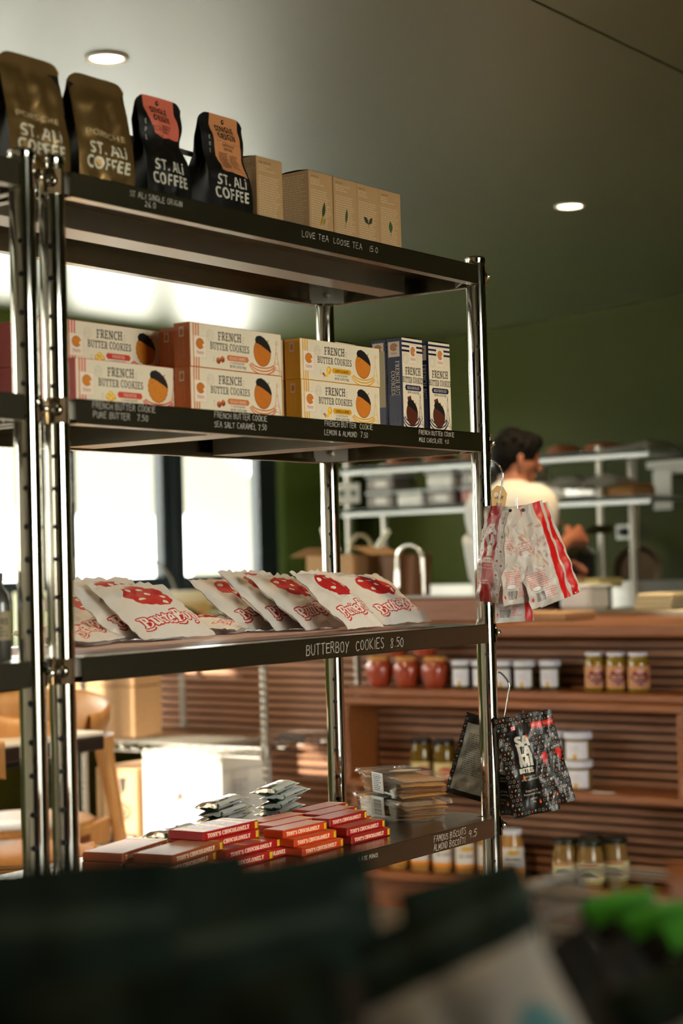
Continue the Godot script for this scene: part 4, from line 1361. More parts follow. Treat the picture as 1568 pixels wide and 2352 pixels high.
func bars_and_biscuits() -> void:
	var y: float = TOPS[3] + 0.0004
	var red := choc_bar_mat(Color(0.60, 0.055, 0.045), true)
	var red2 := choc_bar_mat(Color(0.56, 0.045, 0.04), false)
	var orange := choc_bar_mat(Color(0.72, 0.22, 0.03), false)
	var tan := choc_bar_mat(Color(0.56, 0.26, 0.12), false)
	var uv := {"f": Rect2(0, 0, 1, 0.25), "t": Rect2(0, 0.27, 1, 0.73), "r": Rect2(0.95, 0.4, 0.04, 0.2), "o": Rect2(0.008, 0.30, 0.004, 0.004)}
	var bigm := done(carton(Vector3(0.156, 0.0150, 0.076), uv, 0.002))
	var smallm := done(carton(Vector3(0.125, 0.0148, 0.045), uv, 0.002))
	var gb := "large red chocolate bars on the fourth shelf"
	for q in [[0.485, 0, -0.106, 0.03, "large red chocolate bar at the bottom of the crossed red pile"], [0.560, 0, -0.112, 0.02, "large red chocolate bar lying half hidden at the front of the red pile"], [0.520, 1, -0.116, 0.05, "large red chocolate bar in the second layer of the red pile"], [0.505, 2, -0.150, 0.06, "large red chocolate bar second from the top of the red pile"], [0.505, 3, -0.152, 0.05, "large red chocolate bar on top of the red pile"]]:
		choc_bar(red, bigm, Vector3(q[0], y + q[1] * 0.0151, q[2]), q[3], q[4], gb)
	for q in [[0.372, 2, -0.115, 0.16, "large brown topped chocolate bar at the front left, nearer one"], [0.345, 2, -0.205, 0.22, "large brown topped chocolate bar at the front left, further one"], [0.36, 1, -0.12, 0.16, "large brown topped chocolate bar under the nearer one"], [0.345, 1, -0.205, 0.2, "large brown topped chocolate bar under the further one"], [0.36, 0, -0.125, 0.15, "large brown topped chocolate bar at the bottom under the nearer pile"], [0.345, 0, -0.21, 0.2, "large brown topped chocolate bar at the bottom under the further pile"]]:
		choc_bar(tan, bigm, Vector3(q[0], y + q[1] * 0.0151, q[2]), q[3], q[4], "brown topped chocolate bars at the left of the fourth shelf")
	var go := "small orange chocolate bars on the fourth shelf"
	var rows := ["nearest", "middle", "furthest"]
	for lv in 3:
		for k in 3:
			var o := Vector3(0.664 + lv * -0.006 + (0.016 if lv == 2 else 0.0) + k * 0.028, y + lv * 0.0149, -0.062 - k * 0.0475 - lv * 0.011)
			if lv == 2:
				o = Vector3(0.649 + k * 0.033, y + lv * 0.0149, -0.088 - k * 0.0475)
			choc_bar(orange, smallm, o, 0.03 - 0.02 * lv, "small orange chocolate bar, %s in the %s layer" % [rows[k], ["bottom", "middle", "top"][lv]], go)
			var e := Vector3(0.806 + k * 0.026, y + lv * 0.0149, -0.060 - k * 0.0475)
			if lv == 1:
				e = Vector3(0.800 + k * 0.026, y + lv * 0.0149, -0.066 - k * 0.0475)
			if lv == 2:
				e = Vector3(0.793 + k * 0.036, y + lv * 0.0149, -0.100 - k * 0.0475)
			choc_bar(red2, smallm, e, 0.02 + 0.015 * lv, "small red chocolate bar, %s in the %s layer" % [rows[k], ["bottom", "middle", "top"][lv]], "small red chocolate bars on the fourth shelf")
	# foil snack bars
	var sb := snack_bar_mat(true)
	var sg := snack_bar_mat(false)
	var body := mb()
	var f := func(u: float, v: float, s: float) -> Vector3:
		var lift := smoothstep(0.0, 0.14, u) * smoothstep(0.0, 0.14, 1.0 - u)
		var zz := (v - 0.5) * (0.040 + 0.012 * (1.0 - lift))
		var rim := pow(maxf(sin(PI * v), 0.0), 0.35)
		var zig := 0.003 * (fposmod(v * 14.0, 1.0) - 0.5) * (1.0 - smoothstep(0.0, 0.02, minf(u, 1.0 - u)))
		return Vector3((u - 0.5) * 0.155 + zig, 0.009 + s * (0.0085 * rim * lift + 0.0004) + 0.003 * (1.0 - lift) * noise.get_noise_2d(u * 30, v * 60) + noise.get_noise_3d(u * 70, v * 70, s * 5) * 0.0012, -zz)
	grid(body, 24, 10, f.bind(1.0), Rect2(0, 0, 1, 0.6))
	grid(body, 24, 10, func(u, v): return f.call(u, 1.0 - v, -1.0), Rect2(0, 0.55, 1, 0.44))
	var bm := done(body)
	var gs := "foil snack bars behind the chocolate"
	var spec := [
		[0.735, 0, -0.335, 0.30, "bottom of the left foil pile"], [0.775, 0, -0.375, 0.22, "bottom rear of the left foil pile"], [0.745, 1, -0.335, 0.33, "second layer of the left foil pile, nearer"], [0.790, 1, -0.365, 0.20, "second layer of the left foil pile, further"], [0.770, 2, -0.345, 0.24, "third layer of the left foil pile"], [0.762, 3, -0.350, 0.28, "top of the left foil pile"],
		[0.585, 0, -0.330, 0.25, "single one at the left, partly under red bars"], [0.600, 1, -0.335, 0.28, "lying on the single one at the left"],
		[0.905, 0, -0.330, 0.42, "bottom of the right foil pile"], [0.910, 1, -0.325, 0.30, "second layer of the right foil pile"], [0.900, 2, -0.320, 0.40, "third layer of the right foil pile"], [0.915, 3, -0.315, 0.30, "fourth layer of the right foil pile"], [0.880, 4, -0.312, 0.34, "topmost of the right foil pile"]]
	for q in spec:
		var t := thing("snack_bar", "foil wrapped snack bar with crimped ends, " + q[4], "snack bar", Vector3(q[0], y + q[1] * 0.0155, q[2]), q[3], gs)
		obj("wrapper", bm, sb if q[0] < 0.85 else sg, t)
	# biscuits in clear trays
	for k in 2:
		var t := thing("biscuit_tray", ["clear plastic tray of sliced biscuits with a barcode label, lower of two", "clear plastic tray of sliced biscuits with a maroon label, upper of two"][k], "biscuits", Vector3(1.072, y + k * 0.046, -0.150 + k * 0.003), [-2.04, -2.10][k], "biscuit trays on the fourth shelf")
		var w := 0.235
		var dd := 0.120
		var hh := 0.042
		var tray := mb()
		var prof := func(u: float, v: float) -> Vector3:
			var a := TAU * u
			var sx := signf(cos(a)) * pow(absf(cos(a)), 0.28)
			var sz := signf(sin(a)) * pow(absf(sin(a)), 0.28)
			var sc := 0.90 + 0.10 * v
			return Vector3(sx * w * 0.44 * sc, v * hh, -sz * dd * 0.44 * sc)
		grid(tray, 48, 4, prof)
		obj("tray", tray, M.plastic, t)
		var lidm := mb()
		grid(lidm, 30, 14, func(u, v): return Vector3((u - 0.5) * w * 0.92, hh + 0.0012 + 0.0035 * noise.get_noise_2d(u * 50, v * 40 + k * 30), (0.5 - v) * dd * 0.92))
		var skirt := func(u: float, v: float) -> Vector3:
			var a := TAU * u
			var sx := signf(cos(a)) * pow(absf(cos(a)), 0.28)
			var sz := signf(sin(a)) * pow(absf(sin(a)), 0.28)
			var n := noise.get_noise_2d(u * 160.0, v * 30.0 + k * 50.0) * 0.010
			return Vector3(sx * (w * 0.47 + n * v + 0.014 * v * absf(sx)), hh + 0.001 - 0.016 * v * (1.0 - 0.6 * absf(sx)) + n * 0.5, -sz * (dd * 0.46 + n * 0.4))
		grid(lidm, 90, 3, skirt)
		obj("film", lidm, M.film, t)
		var slice := done(pouch(0.060, 0.088, 0.010, 33 + k, 0.003, 10, 10))
		for i in 20:
			var col := i % 4
			var lay := i / 4
			obj("biscuit", slice, M.biscuit, t, Transform3D(Basis(Vector3.UP, rng.randf_range(-0.25, 0.25)) * Basis(Vector3.RIGHT, -PI / 2 + rng.randf_range(-0.06, 0.06)) * Basis(Vector3.UP, rng.randf_range(-0.10, 0.10)), Vector3(-0.072 + col * 0.048 + rng.randf_range(-0.004, 0.004), 0.0055 + lay * 0.0075, 0.044)))
		var lab := mb()
		grid(lab, 4, 10, func(u, v): return _wrap_label(u, v, hh, dd), Rect2(0, 0, 1, 1))
		var wine := k == 1
		obj("label", lab, label_tex(160, 256, Color(0.80, 0.78, 0.72), func(p: Print):
			p.rect(0, 0, 160, 128, Color(0.24, 0.04, 0.06) if wine else Color(0.12, 0.20, 0.12))
			p.rect(16, 132, 130, 124, Color(0.84, 0.84, 0.84))
			if wine:
				p.ell(80, 56, 62, 40, Color(0.78, 0.74, 0.64))
				p.ring(80, 56, 54, 34, 3, Color(0.35, 0.3, 0.25))
				p.small(24, 140, 110, 9, 12, Color(0.3, 0.3, 0.32), rng, 0.4, 0.4)
			else:
				for q in 18:
					p.rect(30, 150 + q * 5.2, 96, rng.randf_range(1.0, 3.4), INK)
			), t)

func _wrap_label(u: float, v: float, hh: float, dd: float) -> Vector3:
	# over the top and down the front side
	var x := 0.004 + (u - 0.5) * 0.052
	if v > 0.5:
		return Vector3(x, hh + 0.0035, dd * 0.47 - (v - 0.5) * 2.0 * dd * 0.9)
	return Vector3(x, 0.006 + v * 2.0 * (hh - 0.0025), dd * 0.455 + v * 2.0 * dd * 0.02)

# ---------------------------------------------------------------- pouches on hooks by the right post
func hanging_pouches() -> void:
	var rm := red_pouch_mat()
	var bm := black_pouch_mat()
	var hooks := [[1.395, "bent chrome wire hook holding the red pouches"], [0.979, "bent chrome wire hook holding the black pouches"]]
	for k in 2:
		var y: float = hooks[k][0]
		var t := thing("wire_hook", hooks[k][1], "hook", Vector3(W + R, y, 0.004), 0.0)
		var out := Vector3(0.45, 0, 0.89)
		var pts := []
		for q in [[-0.004, -0.075], [-0.004, 0.0], [0.002, 0.004], [0.012, 0.002], [0.024, -0.012], [0.028, -0.026], [0.024, -0.05], [0.016, -0.095], [0.020, -0.108], [0.036, -0.112], [0.050, -0.106], [0.054, -0.096], [0.054, -0.072]]:
			pts.append(out * q[0] + Vector3(0.002, q[1], 0))
		obj("wire", tube(mb(), smooth(pts), 0.0019, 10), M.chrome, t)
	var tg := thing("price_tag", "pale manila tag with clipped corners and scribbled price, tied by the upper hook", "tag", Vector3(1.187, 1.318, 0.020))
	tg.rotation = Vector3(0.05, -0.55, -0.18)
	var tm := mb()
	tm.set_smooth_group(-1)
	for s in [[0.0006, Vector3(0, 0, 1)], [-0.0006, Vector3(0, 0, -1)]]:
		var ring := []
		for q in [[-0.017, -0.02], [-0.017, 0.018], [-0.008, 0.03], [0.006, 0.03], [0.017, 0.018], [0.017, -0.026], [0.0, -0.026]]:
			ring.append(Vector3(q[0], q[1], s[0]))
		face(tm, ring, Vector3(0, 0, -s[0] * 10))
	obj("card", tm, mat(Color(0.78, 0.64, 0.42), 0.8), tg)
	obj("eyelet", lathe(mb(), [Vector2(0.0015, 0.0008), Vector2(0.004, 0.0012), Vector2(0.0042, 0.0006)], 16, Transform3D(Basis(Vector3.RIGHT, PI / 2), Vector3(-0.007, 0.012, 0))), M.paper, tg)
	var scr := mb()
	chalk(scr, "SALAMI", -0.009, 0.004, 0.0075, 0.0008, 4, 0.55, 0.2)
	chalk(scr, "BITES", -0.004, -0.010, 0.0065, 0.0008, 5, 0.55, 0.2)
	obj("handwriting", scr, M.black, tg, Transform3D(Basis(), Vector3(0, 0, 0.0009)))
	# red pouches: [position of the top hang point, turn, swing, label]
	var reds := [
		[Vector3(1.1120, 1.294, 0.0600), -2.10, -0.13, 0.092, 0.185, "red fronted snack pouch on the upper hook, nearest the shelf with its front showing", 0.0],
		[Vector3(1.1850, 1.294, 0.047), 2.85, 0.10, 0.098, 0.190, "grey backed snack pouch with a red edge, left one on the upper hook", 0.12],
		[Vector3(1.2150, 1.295, 0.060), 2.66, 0.28, 0.100, 0.198, "grey backed snack pouch with a red edge, swung out right on the upper hook", 0.1],
		[Vector3(1.2506, 1.291, 0.0537), 2.60, 0.33, 0.098, 0.192, "dark red edged snack pouch hanging behind the others on the upper hook", 0.1],
		[Vector3(1.2560, 1.256, 0.002), 2.75, 0.02, 0.100, 0.190, "grey snack pouch hanging lowest behind on the upper hook", 0.0]]
	var blacks := [
		[Vector3(1.1710, 0.890, 0.0600), -0.85, 0.17, 0.092, 0.195, "black patterned snack pouch on the lower hook, front one with white lettering", 0.0],
		[Vector3(1.1980, 0.880, 0.010), -1.40, -0.02, 0.090, 0.190, "black patterned snack pouch on the lower hook, second one in shade", 0.0],
		[Vector3(1.2700, 0.878, 0.017), -0.7, 0.08, 0.096, 0.170, "black patterned snack pouch at the back of the lower hook", 0.0],
		[Vector3(1.2300, 0.876, -0.045), 2.3, -0.30, 0.094, 0.165, "pale backed black snack pouch behind the chrome post on the lower hook", 0.0],
		[Vector3(1.2280, 0.886, 0.0560), -0.80, 0.24, 0.088, 0.185, "black patterned snack pouch tucked right behind the front one", 0.0]]
	for set_ in [[reds, rm, "red snack pouches on the upper hook", 40], [blacks, bm, "black snack pouches on the lower hook", 60]]:
		var n: int = set_[3]
		for q in set_[0]:
			n += 1
			var t := thing("snack_pouch", q[5], "snack pouch", q[0], 0.0, set_[2])
			t.transform = Transform3D(Basis(Vector3(-0.81, 0, 0.586).normalized(), q[2]) * Basis(Vector3.UP, q[1]), q[0])
			var pm := pouch(q[3], q[4], 0.018, n, 0.0013, 18, 26, Rect2(0, 0, 0.5, 1), Rect2(0.5, 0, 0.5, 1), 0.6, 0.010)
			obj("pouch", pm, set_[1], t, Transform3D(Basis(), Vector3(0, -q[4] + 0.012, 0)))
			obj("hang_hole", lathe(mb(), [Vector2(0.0, 0.0034), Vector2(0.0035, 0.0034), Vector2(0.0035, -0.0034), Vector2(0.0, -0.0034)], 12, Transform3D(Basis(Vector3.RIGHT, PI / 2), Vector3(0, 0.004, 0))), M.black, t)

# ---------------------------------------------------------------- timber counter with display shelves
func slats(parent: Node, x: float, z0: float, z1: float, y0: float, y1: float) -> void:
	var n := int((y1 - y0) / 0.0305)
	var m := done(box(Vector3.ZERO, Vector3(0.014, 0.0228, z1 - z0), 0.005))
	for k in n:
		obj("slat", m, M.slat, parent, Transform3D(Basis(), Vector3(x, y0 + 0.0153 + k * 0.0305, (z0 + z1) / 2)))

func counter() -> void:
	var wt := mb()
	bx(wt, Vector3(3.60, 0.969, 0.0), Vector3(0.70, 0.042, 3.9), 0.008)
	tag(obj("worktop", wt, M.timber), "long brown timber worktop above the jar shelves", "worktop")
	var up := thing("counter_upstand", "raised timber ledge with pale top strip, on the worktop behind the red pouches", "ledge", Vector3(3.47, 0.991, -1.855))
	obj("board", box(Vector3(0, 0.043, 0), Vector3(0.04, 0.086, 1.13), 0.005), M.timber, up)
	obj("cap_strip", box(Vector3(0.005, 0.090, 0), Vector3(0.07, 0.008, 1.15), 0.003), M.steel_dull, up)
	# reeded front to the left
	var fr := thing("reeded_counter_front", "sunlit reeded timber counter front behind the wire rack", "counter", Vector3(0, 0, 0))
	obj("panel", box(Vector3(3.53, 0.475, -2.43), Vector3(0.02, 0.946, 1.06)), M.slat_back, fr)
	slats(fr, 3.513, -2.96, -1.90, 0.02, 0.945)
	obj("side", box(Vector3(3.70, 0.475, -2.95), Vector3(0.30, 0.946, 0.02)), M.timber, fr)
	# the display shelves
	var u := thing("display_shelf", "brown timber display shelves under the counter, holding jars", "shelf unit", Vector3(0, 0, 0))
	obj("back_panel", box(Vector3(3.47, 0.475, -1.22), Vector3(0.02, 0.946, 1.30)), M.slat_back, u)
	slats(u, 3.453, -1.86, -0.59, 0.14, 0.945)
	for y in [0.770, 0.450, 0.136]:
		var b := obj("board", box(Vector3(3.365, y - 0.0135, -1.225), Vector3(0.205, 0.027, 1.30), 0.004), M.timber, u)
		if y > 0.7:
			obj("moulding", box(Vector3(3.262, y - 0.044, -1.225), Vector3(0.022, 0.030, 1.30), 0.006), M.timber, b)
	for z in [-1.872, -0.592]:
		var st := mb()
		bx(st, Vector3(3.36, 0.58, z), Vector3(0.19, 0.30, 0.026), 0.004)
		bx(st, Vector3(3.38, 0.22, z), Vector3(0.15, 0.42, 0.026), 0.004)
		obj("side_panel", st, M.timber, u)
		obj("bracket", tube(mb(), [Vector3(3.275, 0.735, z), Vector3(3.268, 0.66, z), Vector3(3.272, 0.55, z), Vector3(3.285, 0.48, z), Vector3(3.31, 0.455, z)], 0.013, 8), M.timber, u)
	obj("plinth", box(Vector3(3.40, 0.06, -1.225), Vector3(0.12, 0.12, 1.30)), M.timber, u)
	var cc := thing("counter_cabinet", "plain dark timber counter front at the right edge", "counter", Vector3(0, 0, 0))
	obj("panel", box(Vector3(3.62, 0.474, 0.68), Vector3(0.04, 0.946, 2.5)), M.timber, cc)
	tag(obj("price_card", box(Vector3(3.285, 0.4515, -0.875), Vector3(0.03, 0.001, 0.075), 0.0, Transform3D()), M.paper), "small white card lying on the middle shelf edge by the stacked white jars", "card")

func jar(label: String, group: String, at: Vector3, r: float, h: float, prof: Array, body: Material, lid: Material, lidr: float, lidh: float, lab: Material, l0: float, l1: float, face_ := -0.95, arc_ := 2.7) -> void:
	var t := thing("jar", label, "jar", at, 0.0, group)
	var pr := []
	for q in prof:
		pr.append(Vector2(q[0] * r, q[1] * h))
	obj("glass", lathe(mb(), pr, 28), body, t)
	obj("lid", lathe(mb(), [Vector2(lidr, h - 0.001), Vector2(lidr * 1.02, h + 0.001), Vector2(lidr, h + lidh - 0.002), Vector2(lidr * 0.95, h + lidh), Vector2(0, h + lidh)], 28), lid, t)
	if lab:
		obj("label", lathe(mb(), [Vector2(r * 1.012, l0 * h), Vector2(r * 1.012, l1 * h)], 24, Transform3D(), arc_, face_ - arc_ / 2.0), lab, t)

func jars() -> void:
	var straight := [[0.0, 0.0], [0.9, 0.0], [1.0, 0.05], [1.0, 0.82], [0.9, 0.92], [0.84, 0.95], [0.84, 1.0]]
	var belly := [[0.0, 0.0], [0.62, 0.0], [0.74, 0.05], [0.92, 0.35], [1.0, 0.62], [0.96, 0.80], [0.80, 0.94], [0.76, 1.0]]
	var shoulder := [[0.0, 0.0], [0.86, 0.0], [0.96, 0.06], [1.0, 0.3], [1.0, 0.62], [0.95, 0.80], [0.82, 0.94], [0.78, 1.0]]
	var sauce := mat(Color(0.60, 0.20, 0.04), 0.12, 0.0, {"clearcoat_enabled": true})
	var gold := mat(Color(0.72, 0.50, 0.22), 0.5)
	var pesto := tri_mat(Color(0.16, 0.17, 0.04), Color(0.30, 0.28, 0.09), Vector3(12, 12, 12), 0.05, 0.15, {}, 14)
	var white_lid := mat(Color(0.80, 0.81, 0.86), 0.55)
	var art := tri_mat(Color(0.42, 0.33, 0.06), Color(0.58, 0.48, 0.14), Vector3(12, 12, 12), 0.04, 0.12, {}, 15)
	var olive := tri_mat(Color(0.22, 0.17, 0.02), Color(0.55, 0.42, 0.06), Vector3(16, 16, 16), 0.06, 0.12, {}, 16)
	var grain := tri_mat(Color(0.42, 0.32, 0.16), Color(0.56, 0.45, 0.26), Vector3(16, 16, 16), 0.06, 0.15, {}, 17)
	var mustard := tri_mat(Color(0.60, 0.43, 0.20), Color(0.70, 0.54, 0.30), Vector3(10, 10, 10), 0.04, 0.15, {}, 18)
	var green_lid := mat(Color(0.03, 0.10, 0.07), 0.35)
	var wl := label_tex(160, 128, Color(0.84, 0.84, 0.88), func(p: Print):
		p.rect(60, 92, 26, 36, Color(0.80, 0.60, 0.06))
		p.small(34, 30, 90, 4, 12, Color(0.6, 0.6, 0.64), rng, 0.4, 0.3))
	var al := label_tex(256, 256, Color(0.72, 0.50, 0.34), func(p: Print):
		p.poly([Vector2(128, 30), Vector2(228, 130), Vector2(128, 226), Vector2(28, 130)], Color(0.40, 0.05, 0.06))
		p.ell(128, 118, 78, 74, Color(0.40, 0.05, 0.06))
		p.ell(128, 60, 34, 26, Color(0.80, 0.62, 0.58))
		p.small(62, 110, 130, 2, 26, Color(0.80, 0.62, 0.52), rng, 0.2, 0.55)
		p.small(74, 170, 110, 2, 18, Color(0.62, 0.55, 0.62), rng, 0.2, 0.5))
	var ol := label_tex(192, 128, Color(0.80, 0.74, 0.52), func(p: Print):
		p.ell(96, 66, 46, 34, Color(0.66, 0.18, 0.08))
		p.small(60, 60, 76, 2, 14, Color(0.9, 0.8, 0.6), rng, 0.2, 0.6)
		p.rect(0, 110, 192, 18, Color(0.62, 0.16, 0.08)))
	var ml := label_tex(192, 192, Color(0.80, 0.79, 0.78), func(p: Print):
		p.rect(0, 160, 192, 32, Color(0.84, 0.52, 0.08))
		p.ell(100, 40, 44, 22, Color(0.78, 0.62, 0.24))
		p.small(46, 88, 100, 1, 26, Color(0.45, 0.42, 0.42), rng, 0.05, 0.6))
	var kl := label_tex(256, 160, Color(0.78, 0.74, 0.56), func(p: Print):
		p.rect(20, 6, 150, 20, Color(0.62, 0.26, 0.14))
		p.poly([Vector2(20, 110), Vector2(60, 64), Vector2(110, 58), Vector2(180, 110)], Color(0.20, 0.36, 0.44))
		p.ell(90, 84, 40, 12, Color(0.20, 0.36, 0.16))
		p.rect(10, 118, 170, 8, Color(0.60, 0.16, 0.22))
		p.rect(0, 140, 256, 14, Color(0.16, 0.32, 0.12)))
	var x := 3.345
	var top := 0.771
	var names := ["leftmost", "middle", "rightmost", "fourth", "fifth"]
	for k in 3:
		jar("red sauce pot with a gold lid on the top jar shelf, %s of three" % names[k], "red sauce pots on the top jar shelf", Vector3(x, top, -1.775 + k * 0.117), 0.050, 0.092, belly, sauce, gold, 0.040, 0.016, null, 0, 0)
	for k in 2:
		jar("red sauce pot stacked on the others, %s one" % ["left", "right"][k], "red sauce pots on the top jar shelf", Vector3(x, top + 0.1085, -1.700 + k * 0.117), 0.050, 0.092, belly, sauce, gold, 0.040, 0.016, null, 0, 0)
	for k in 5:
		jar("white lidded pesto jar on the top jar shelf, %s" % ["leftmost", "second", "middle behind the chrome post", "fourth", "rightmost"][k], "white lidded pesto jars on the top jar shelf", Vector3(x + (0.03 if k == 4 else 0.0), top, -1.432 + k * 0.0815), 0.0345, 0.078, straight, pesto, white_lid, 0.0360, 0.018, wl, 0.12, 0.86, -1.25, 1.9)
	for k in 3:
		jar("tall artichoke jar with a maroon diamond label and white lid, %s of three" % names[k], "artichoke jars at the right of the top jar shelf", Vector3(x, top, -0.922 + k * 0.0775), 0.0355, 0.116, straight, art, white_lid, 0.031, 0.010, al, 0.10, 0.72)
	for k in 3:
		jar("dark lidded olive jar with a cream label on the middle jar shelf, %s of three" % names[k], "olive jars on the middle jar shelf", Vector3(x, 0.451, -1.607 + k * 0.094), 0.0385, 0.128, straight, olive, M.black, 0.036, 0.016, ol, 0.05, 0.50)
	for k in 4:
		jar("squat white lidded jar on the middle shelf, %s" % ["lower left of four", "lower right of four", "upper left of four", "upper right of four"][k], "squat white lidded jars stacked on the middle jar shelf", Vector3(x, 0.451 + (0.0935 if k > 1 else 0.0), -1.088 + (k % 2) * 0.094), 0.043, 0.072, straight, grain, white_lid, 0.0465, 0.021, wl, 0.08, 0.86, -1.25, 1.9)
	for k in 4:
		jar("tall green lidded jar with a cream label on the bottom jar shelf, %s" % ["front left", "front right", "rear left", "rear right"][k], "green lidded jars on the bottom jar shelf", Vector3(x - 0.03 + (0.085 if k > 1 else 0.0), 0.137, [-1.035, -0.945, -0.990, -0.900][k]), 0.044, 0.140, shoulder, grain, green_lid, 0.040, 0.014, kl, 0.16, 0.58)
	for k in 6:
		jar("tall mustard jar on the bottom jar shelf, %s" % ["leftmost", "second from left", "third from left", "fourth from left", "fifth from left behind the chrome post", "rightmost, right of the chrome post"][k], "mustard jars on the bottom jar shelf", Vector3(x, 0.137, -1.712 + k * 0.0915), 0.0385, 0.150, shoulder, mustard, white_lid, 0.034, 0.016, ml, 0.16, 0.72)

# ---------------------------------------------------------------- chrome wire rack with cartons
func wire_rack() -> void:
	var x0 := 2.9
	var x1 := 3.45
	var z0 := -2.79
	var z1 := -1.945
	var t := thing("wire_rack", "low chrome wire rack in front of the reeded counter", "rack", Vector3.ZERO)
	for x in [x0, x1]:
		for z in [z0, z1]:
			var pr := [Vector2(0.0, 0.0), Vector2(0.0125, 0.0)]
			for k in 38:
				pr.append(Vector2(0.0125, 0.02 + k * 0.0254))
				pr.append(Vector2(0.0116, 0.0215 + k * 0.0254))
				pr.append(Vector2(0.0125, 0.023 + k * 0.0254))
			pr.append(Vector2(0.0, 1.0))
			obj("post", lathe(mb(), pr, 12, Transform3D(Basis(), Vector3(x, 0, z))), M.zinc, t)
	for y in [0.588, 0.200]:
		var fr := mb()
		for dy in [0.0, -0.032]:
			tube(fr, [Vector3(x0, y + dy, z0), Vector3(x0, y + dy, z1)], 0.0032, 8)
			tube(fr, [Vector3(x1, y + dy, z0), Vector3(x1, y + dy, z1)], 0.0032, 8)
			tube(fr, [Vector3(x0, y + dy, z0), Vector3(x1, y + dy, z0)], 0.0032, 8)
			tube(fr, [Vector3(x0, y + dy, z1), Vector3(x1, y + dy, z1)], 0.0032, 8)
		for x in [x0, x1]:
			var zz := []
			for k in 31:
				zz.append(Vector3(x, y - (0.030 if k % 2 else 0.002), z0 + (z1 - z0) * k / 30.0))
			tube(fr, zz, 0.002, 6)
		for k in 4:
			tube(fr, [Vector3(x0 + 0.11 + k * 0.11, y - 0.008, z0), Vector3(x0 + 0.11 + k * 0.11, y - 0.008, z1)], 0.003, 6)
		var sh := obj("wire_shelf", fr, M.chrome, t)
		var wires := mb()
		for k in 33:
			var z := z0 + 0.025 + k * 0.0248
			tube(wires, [Vector3(x0, y + 0.001, z), Vector3(x1, y + 0.001, z)], 0.0019, 6)
		var w := obj("wires", wires, M.chrome, sh)
		w.set_meta("kind", "stuff")
		for x in [x0, x1]:
			for z in [z0, z1]:
				obj("collar", lathe(mb(), [Vector2(0.0165, y - 0.036), Vector2(0.018, y - 0.03), Vector2(0.0155, y + 0.004), Vector2(0.0128, y + 0.005)], 16, Transform3D(Basis(), Vector3(x, 0, z))), M.zinc, sh)
	var y := 0.204
	var wb := thing("carton", "large sunlit white carton on the lower rack shelf with a grey printed strip", "carton", Vector3(3.10, y, -2.375))
	obj("box", box(Vector3(0, 0.175, 0), Vector3(0.28, 0.35, 0.37), 0.003), M.white, wb)
	obj("print_strip", carton(Vector3(0.001, 0.34, 0.062), {"l": Rect2(0, 0, 1, 1)}, 0.0002), label_tex(96, 512, Color(0.70, 0.69, 0.67), func(p: Print):
		p.ring(48, 196, 34, 50, 9, Color(0.25, 0.38, 0.25), 0.5, 5.4)
		p.ell(56, 226, 20, 20, Color(0.75, 0.22, 0.22))
		text(p, "sansb", "cc", 48, 352, 62, Color(0.36, 0.50, 0.36), 0.9, 1)), wb, Transform3D(Basis(), Vector3(-0.1406, 0.004, -0.013)))
	obj("print_panel", carton(Vector3(0.10, 0.24, 0.001), {"f": Rect2(0, 0, 1, 1)}, 0.0002), label_tex(128, 256, Color(0.80, 0.79, 0.77), func(p: Print): p.small(14, 40, 100, 11, 18, Color(0.62, 0.62, 0.62), rng, 0.3, 0.5)), wb, Transform3D(Basis(), Vector3(-0.04, 0.05, 0.1856)))
	var kb := thing("carton", "kraft carton with black printed marks beside the white carton, on the lower rack shelf", "carton", Vector3(3.10, y, -2.68))
	obj("box", box(Vector3(0, 0.14, 0), Vector3(0.30, 0.28, 0.205), 0.003), M.kraft, kb)
	obj("print_panel", carton(Vector3(0.001, 0.26, 0.19), {"l": Rect2(0, 0, 1, 1)}, 0.0002), label_tex(192, 256, Color(0.70, 0.56, 0.40), func(p: Print):
		p.poly([Vector2(110, 20), Vector2(146, 16), Vector2(140, 60), Vector2(120, 80)], INK)
		p.ell(120, 140, 48, 32, INK)
		p.ell(120, 140, 40, 25, Color(0.62, 0.49, 0.34))
		p.small(92, 128, 60, 3, 11, INK, rng, 0.2, 0.6)
		p.rect(0, 216, 192, 40, INK)
		p.small(110, 226, 70, 1, 20, Color(0.7, 0.6, 0.5), rng, 0.0, 0.6)), kb, Transform3D(Basis(), Vector3(-0.1506, 0.006, 0)))
	for k in 2:
		var t2 := thing("carton", ["kraft carton on the upper rack shelf, lower of two stacked", "kraft carton on the upper rack shelf, upper of two stacked"][k], "carton", Vector3(3.075, 0.592 + k * 0.186, -2.86), 0.0, "kraft cartons on the upper rack shelf")
		obj("box", box(Vector3(0, 0.0925, 0), Vector3(0.15, 0.183, 0.46), 0.003), M.kraft, t2)
		obj("tape", box(Vector3(-0.0755, 0.1, 0.10), Vector3(0.001, 0.165, 0.035), 0.0, Transform3D()), M.film, t2)
	tag(obj("marker_pen", tube(mb(), [Vector3(3.2, 0.598, -2.12), Vector3(3.18, 0.598, -1.99)], 0.007, 10), M.black), "dark marker pen lying on the wire shelf", "pen")

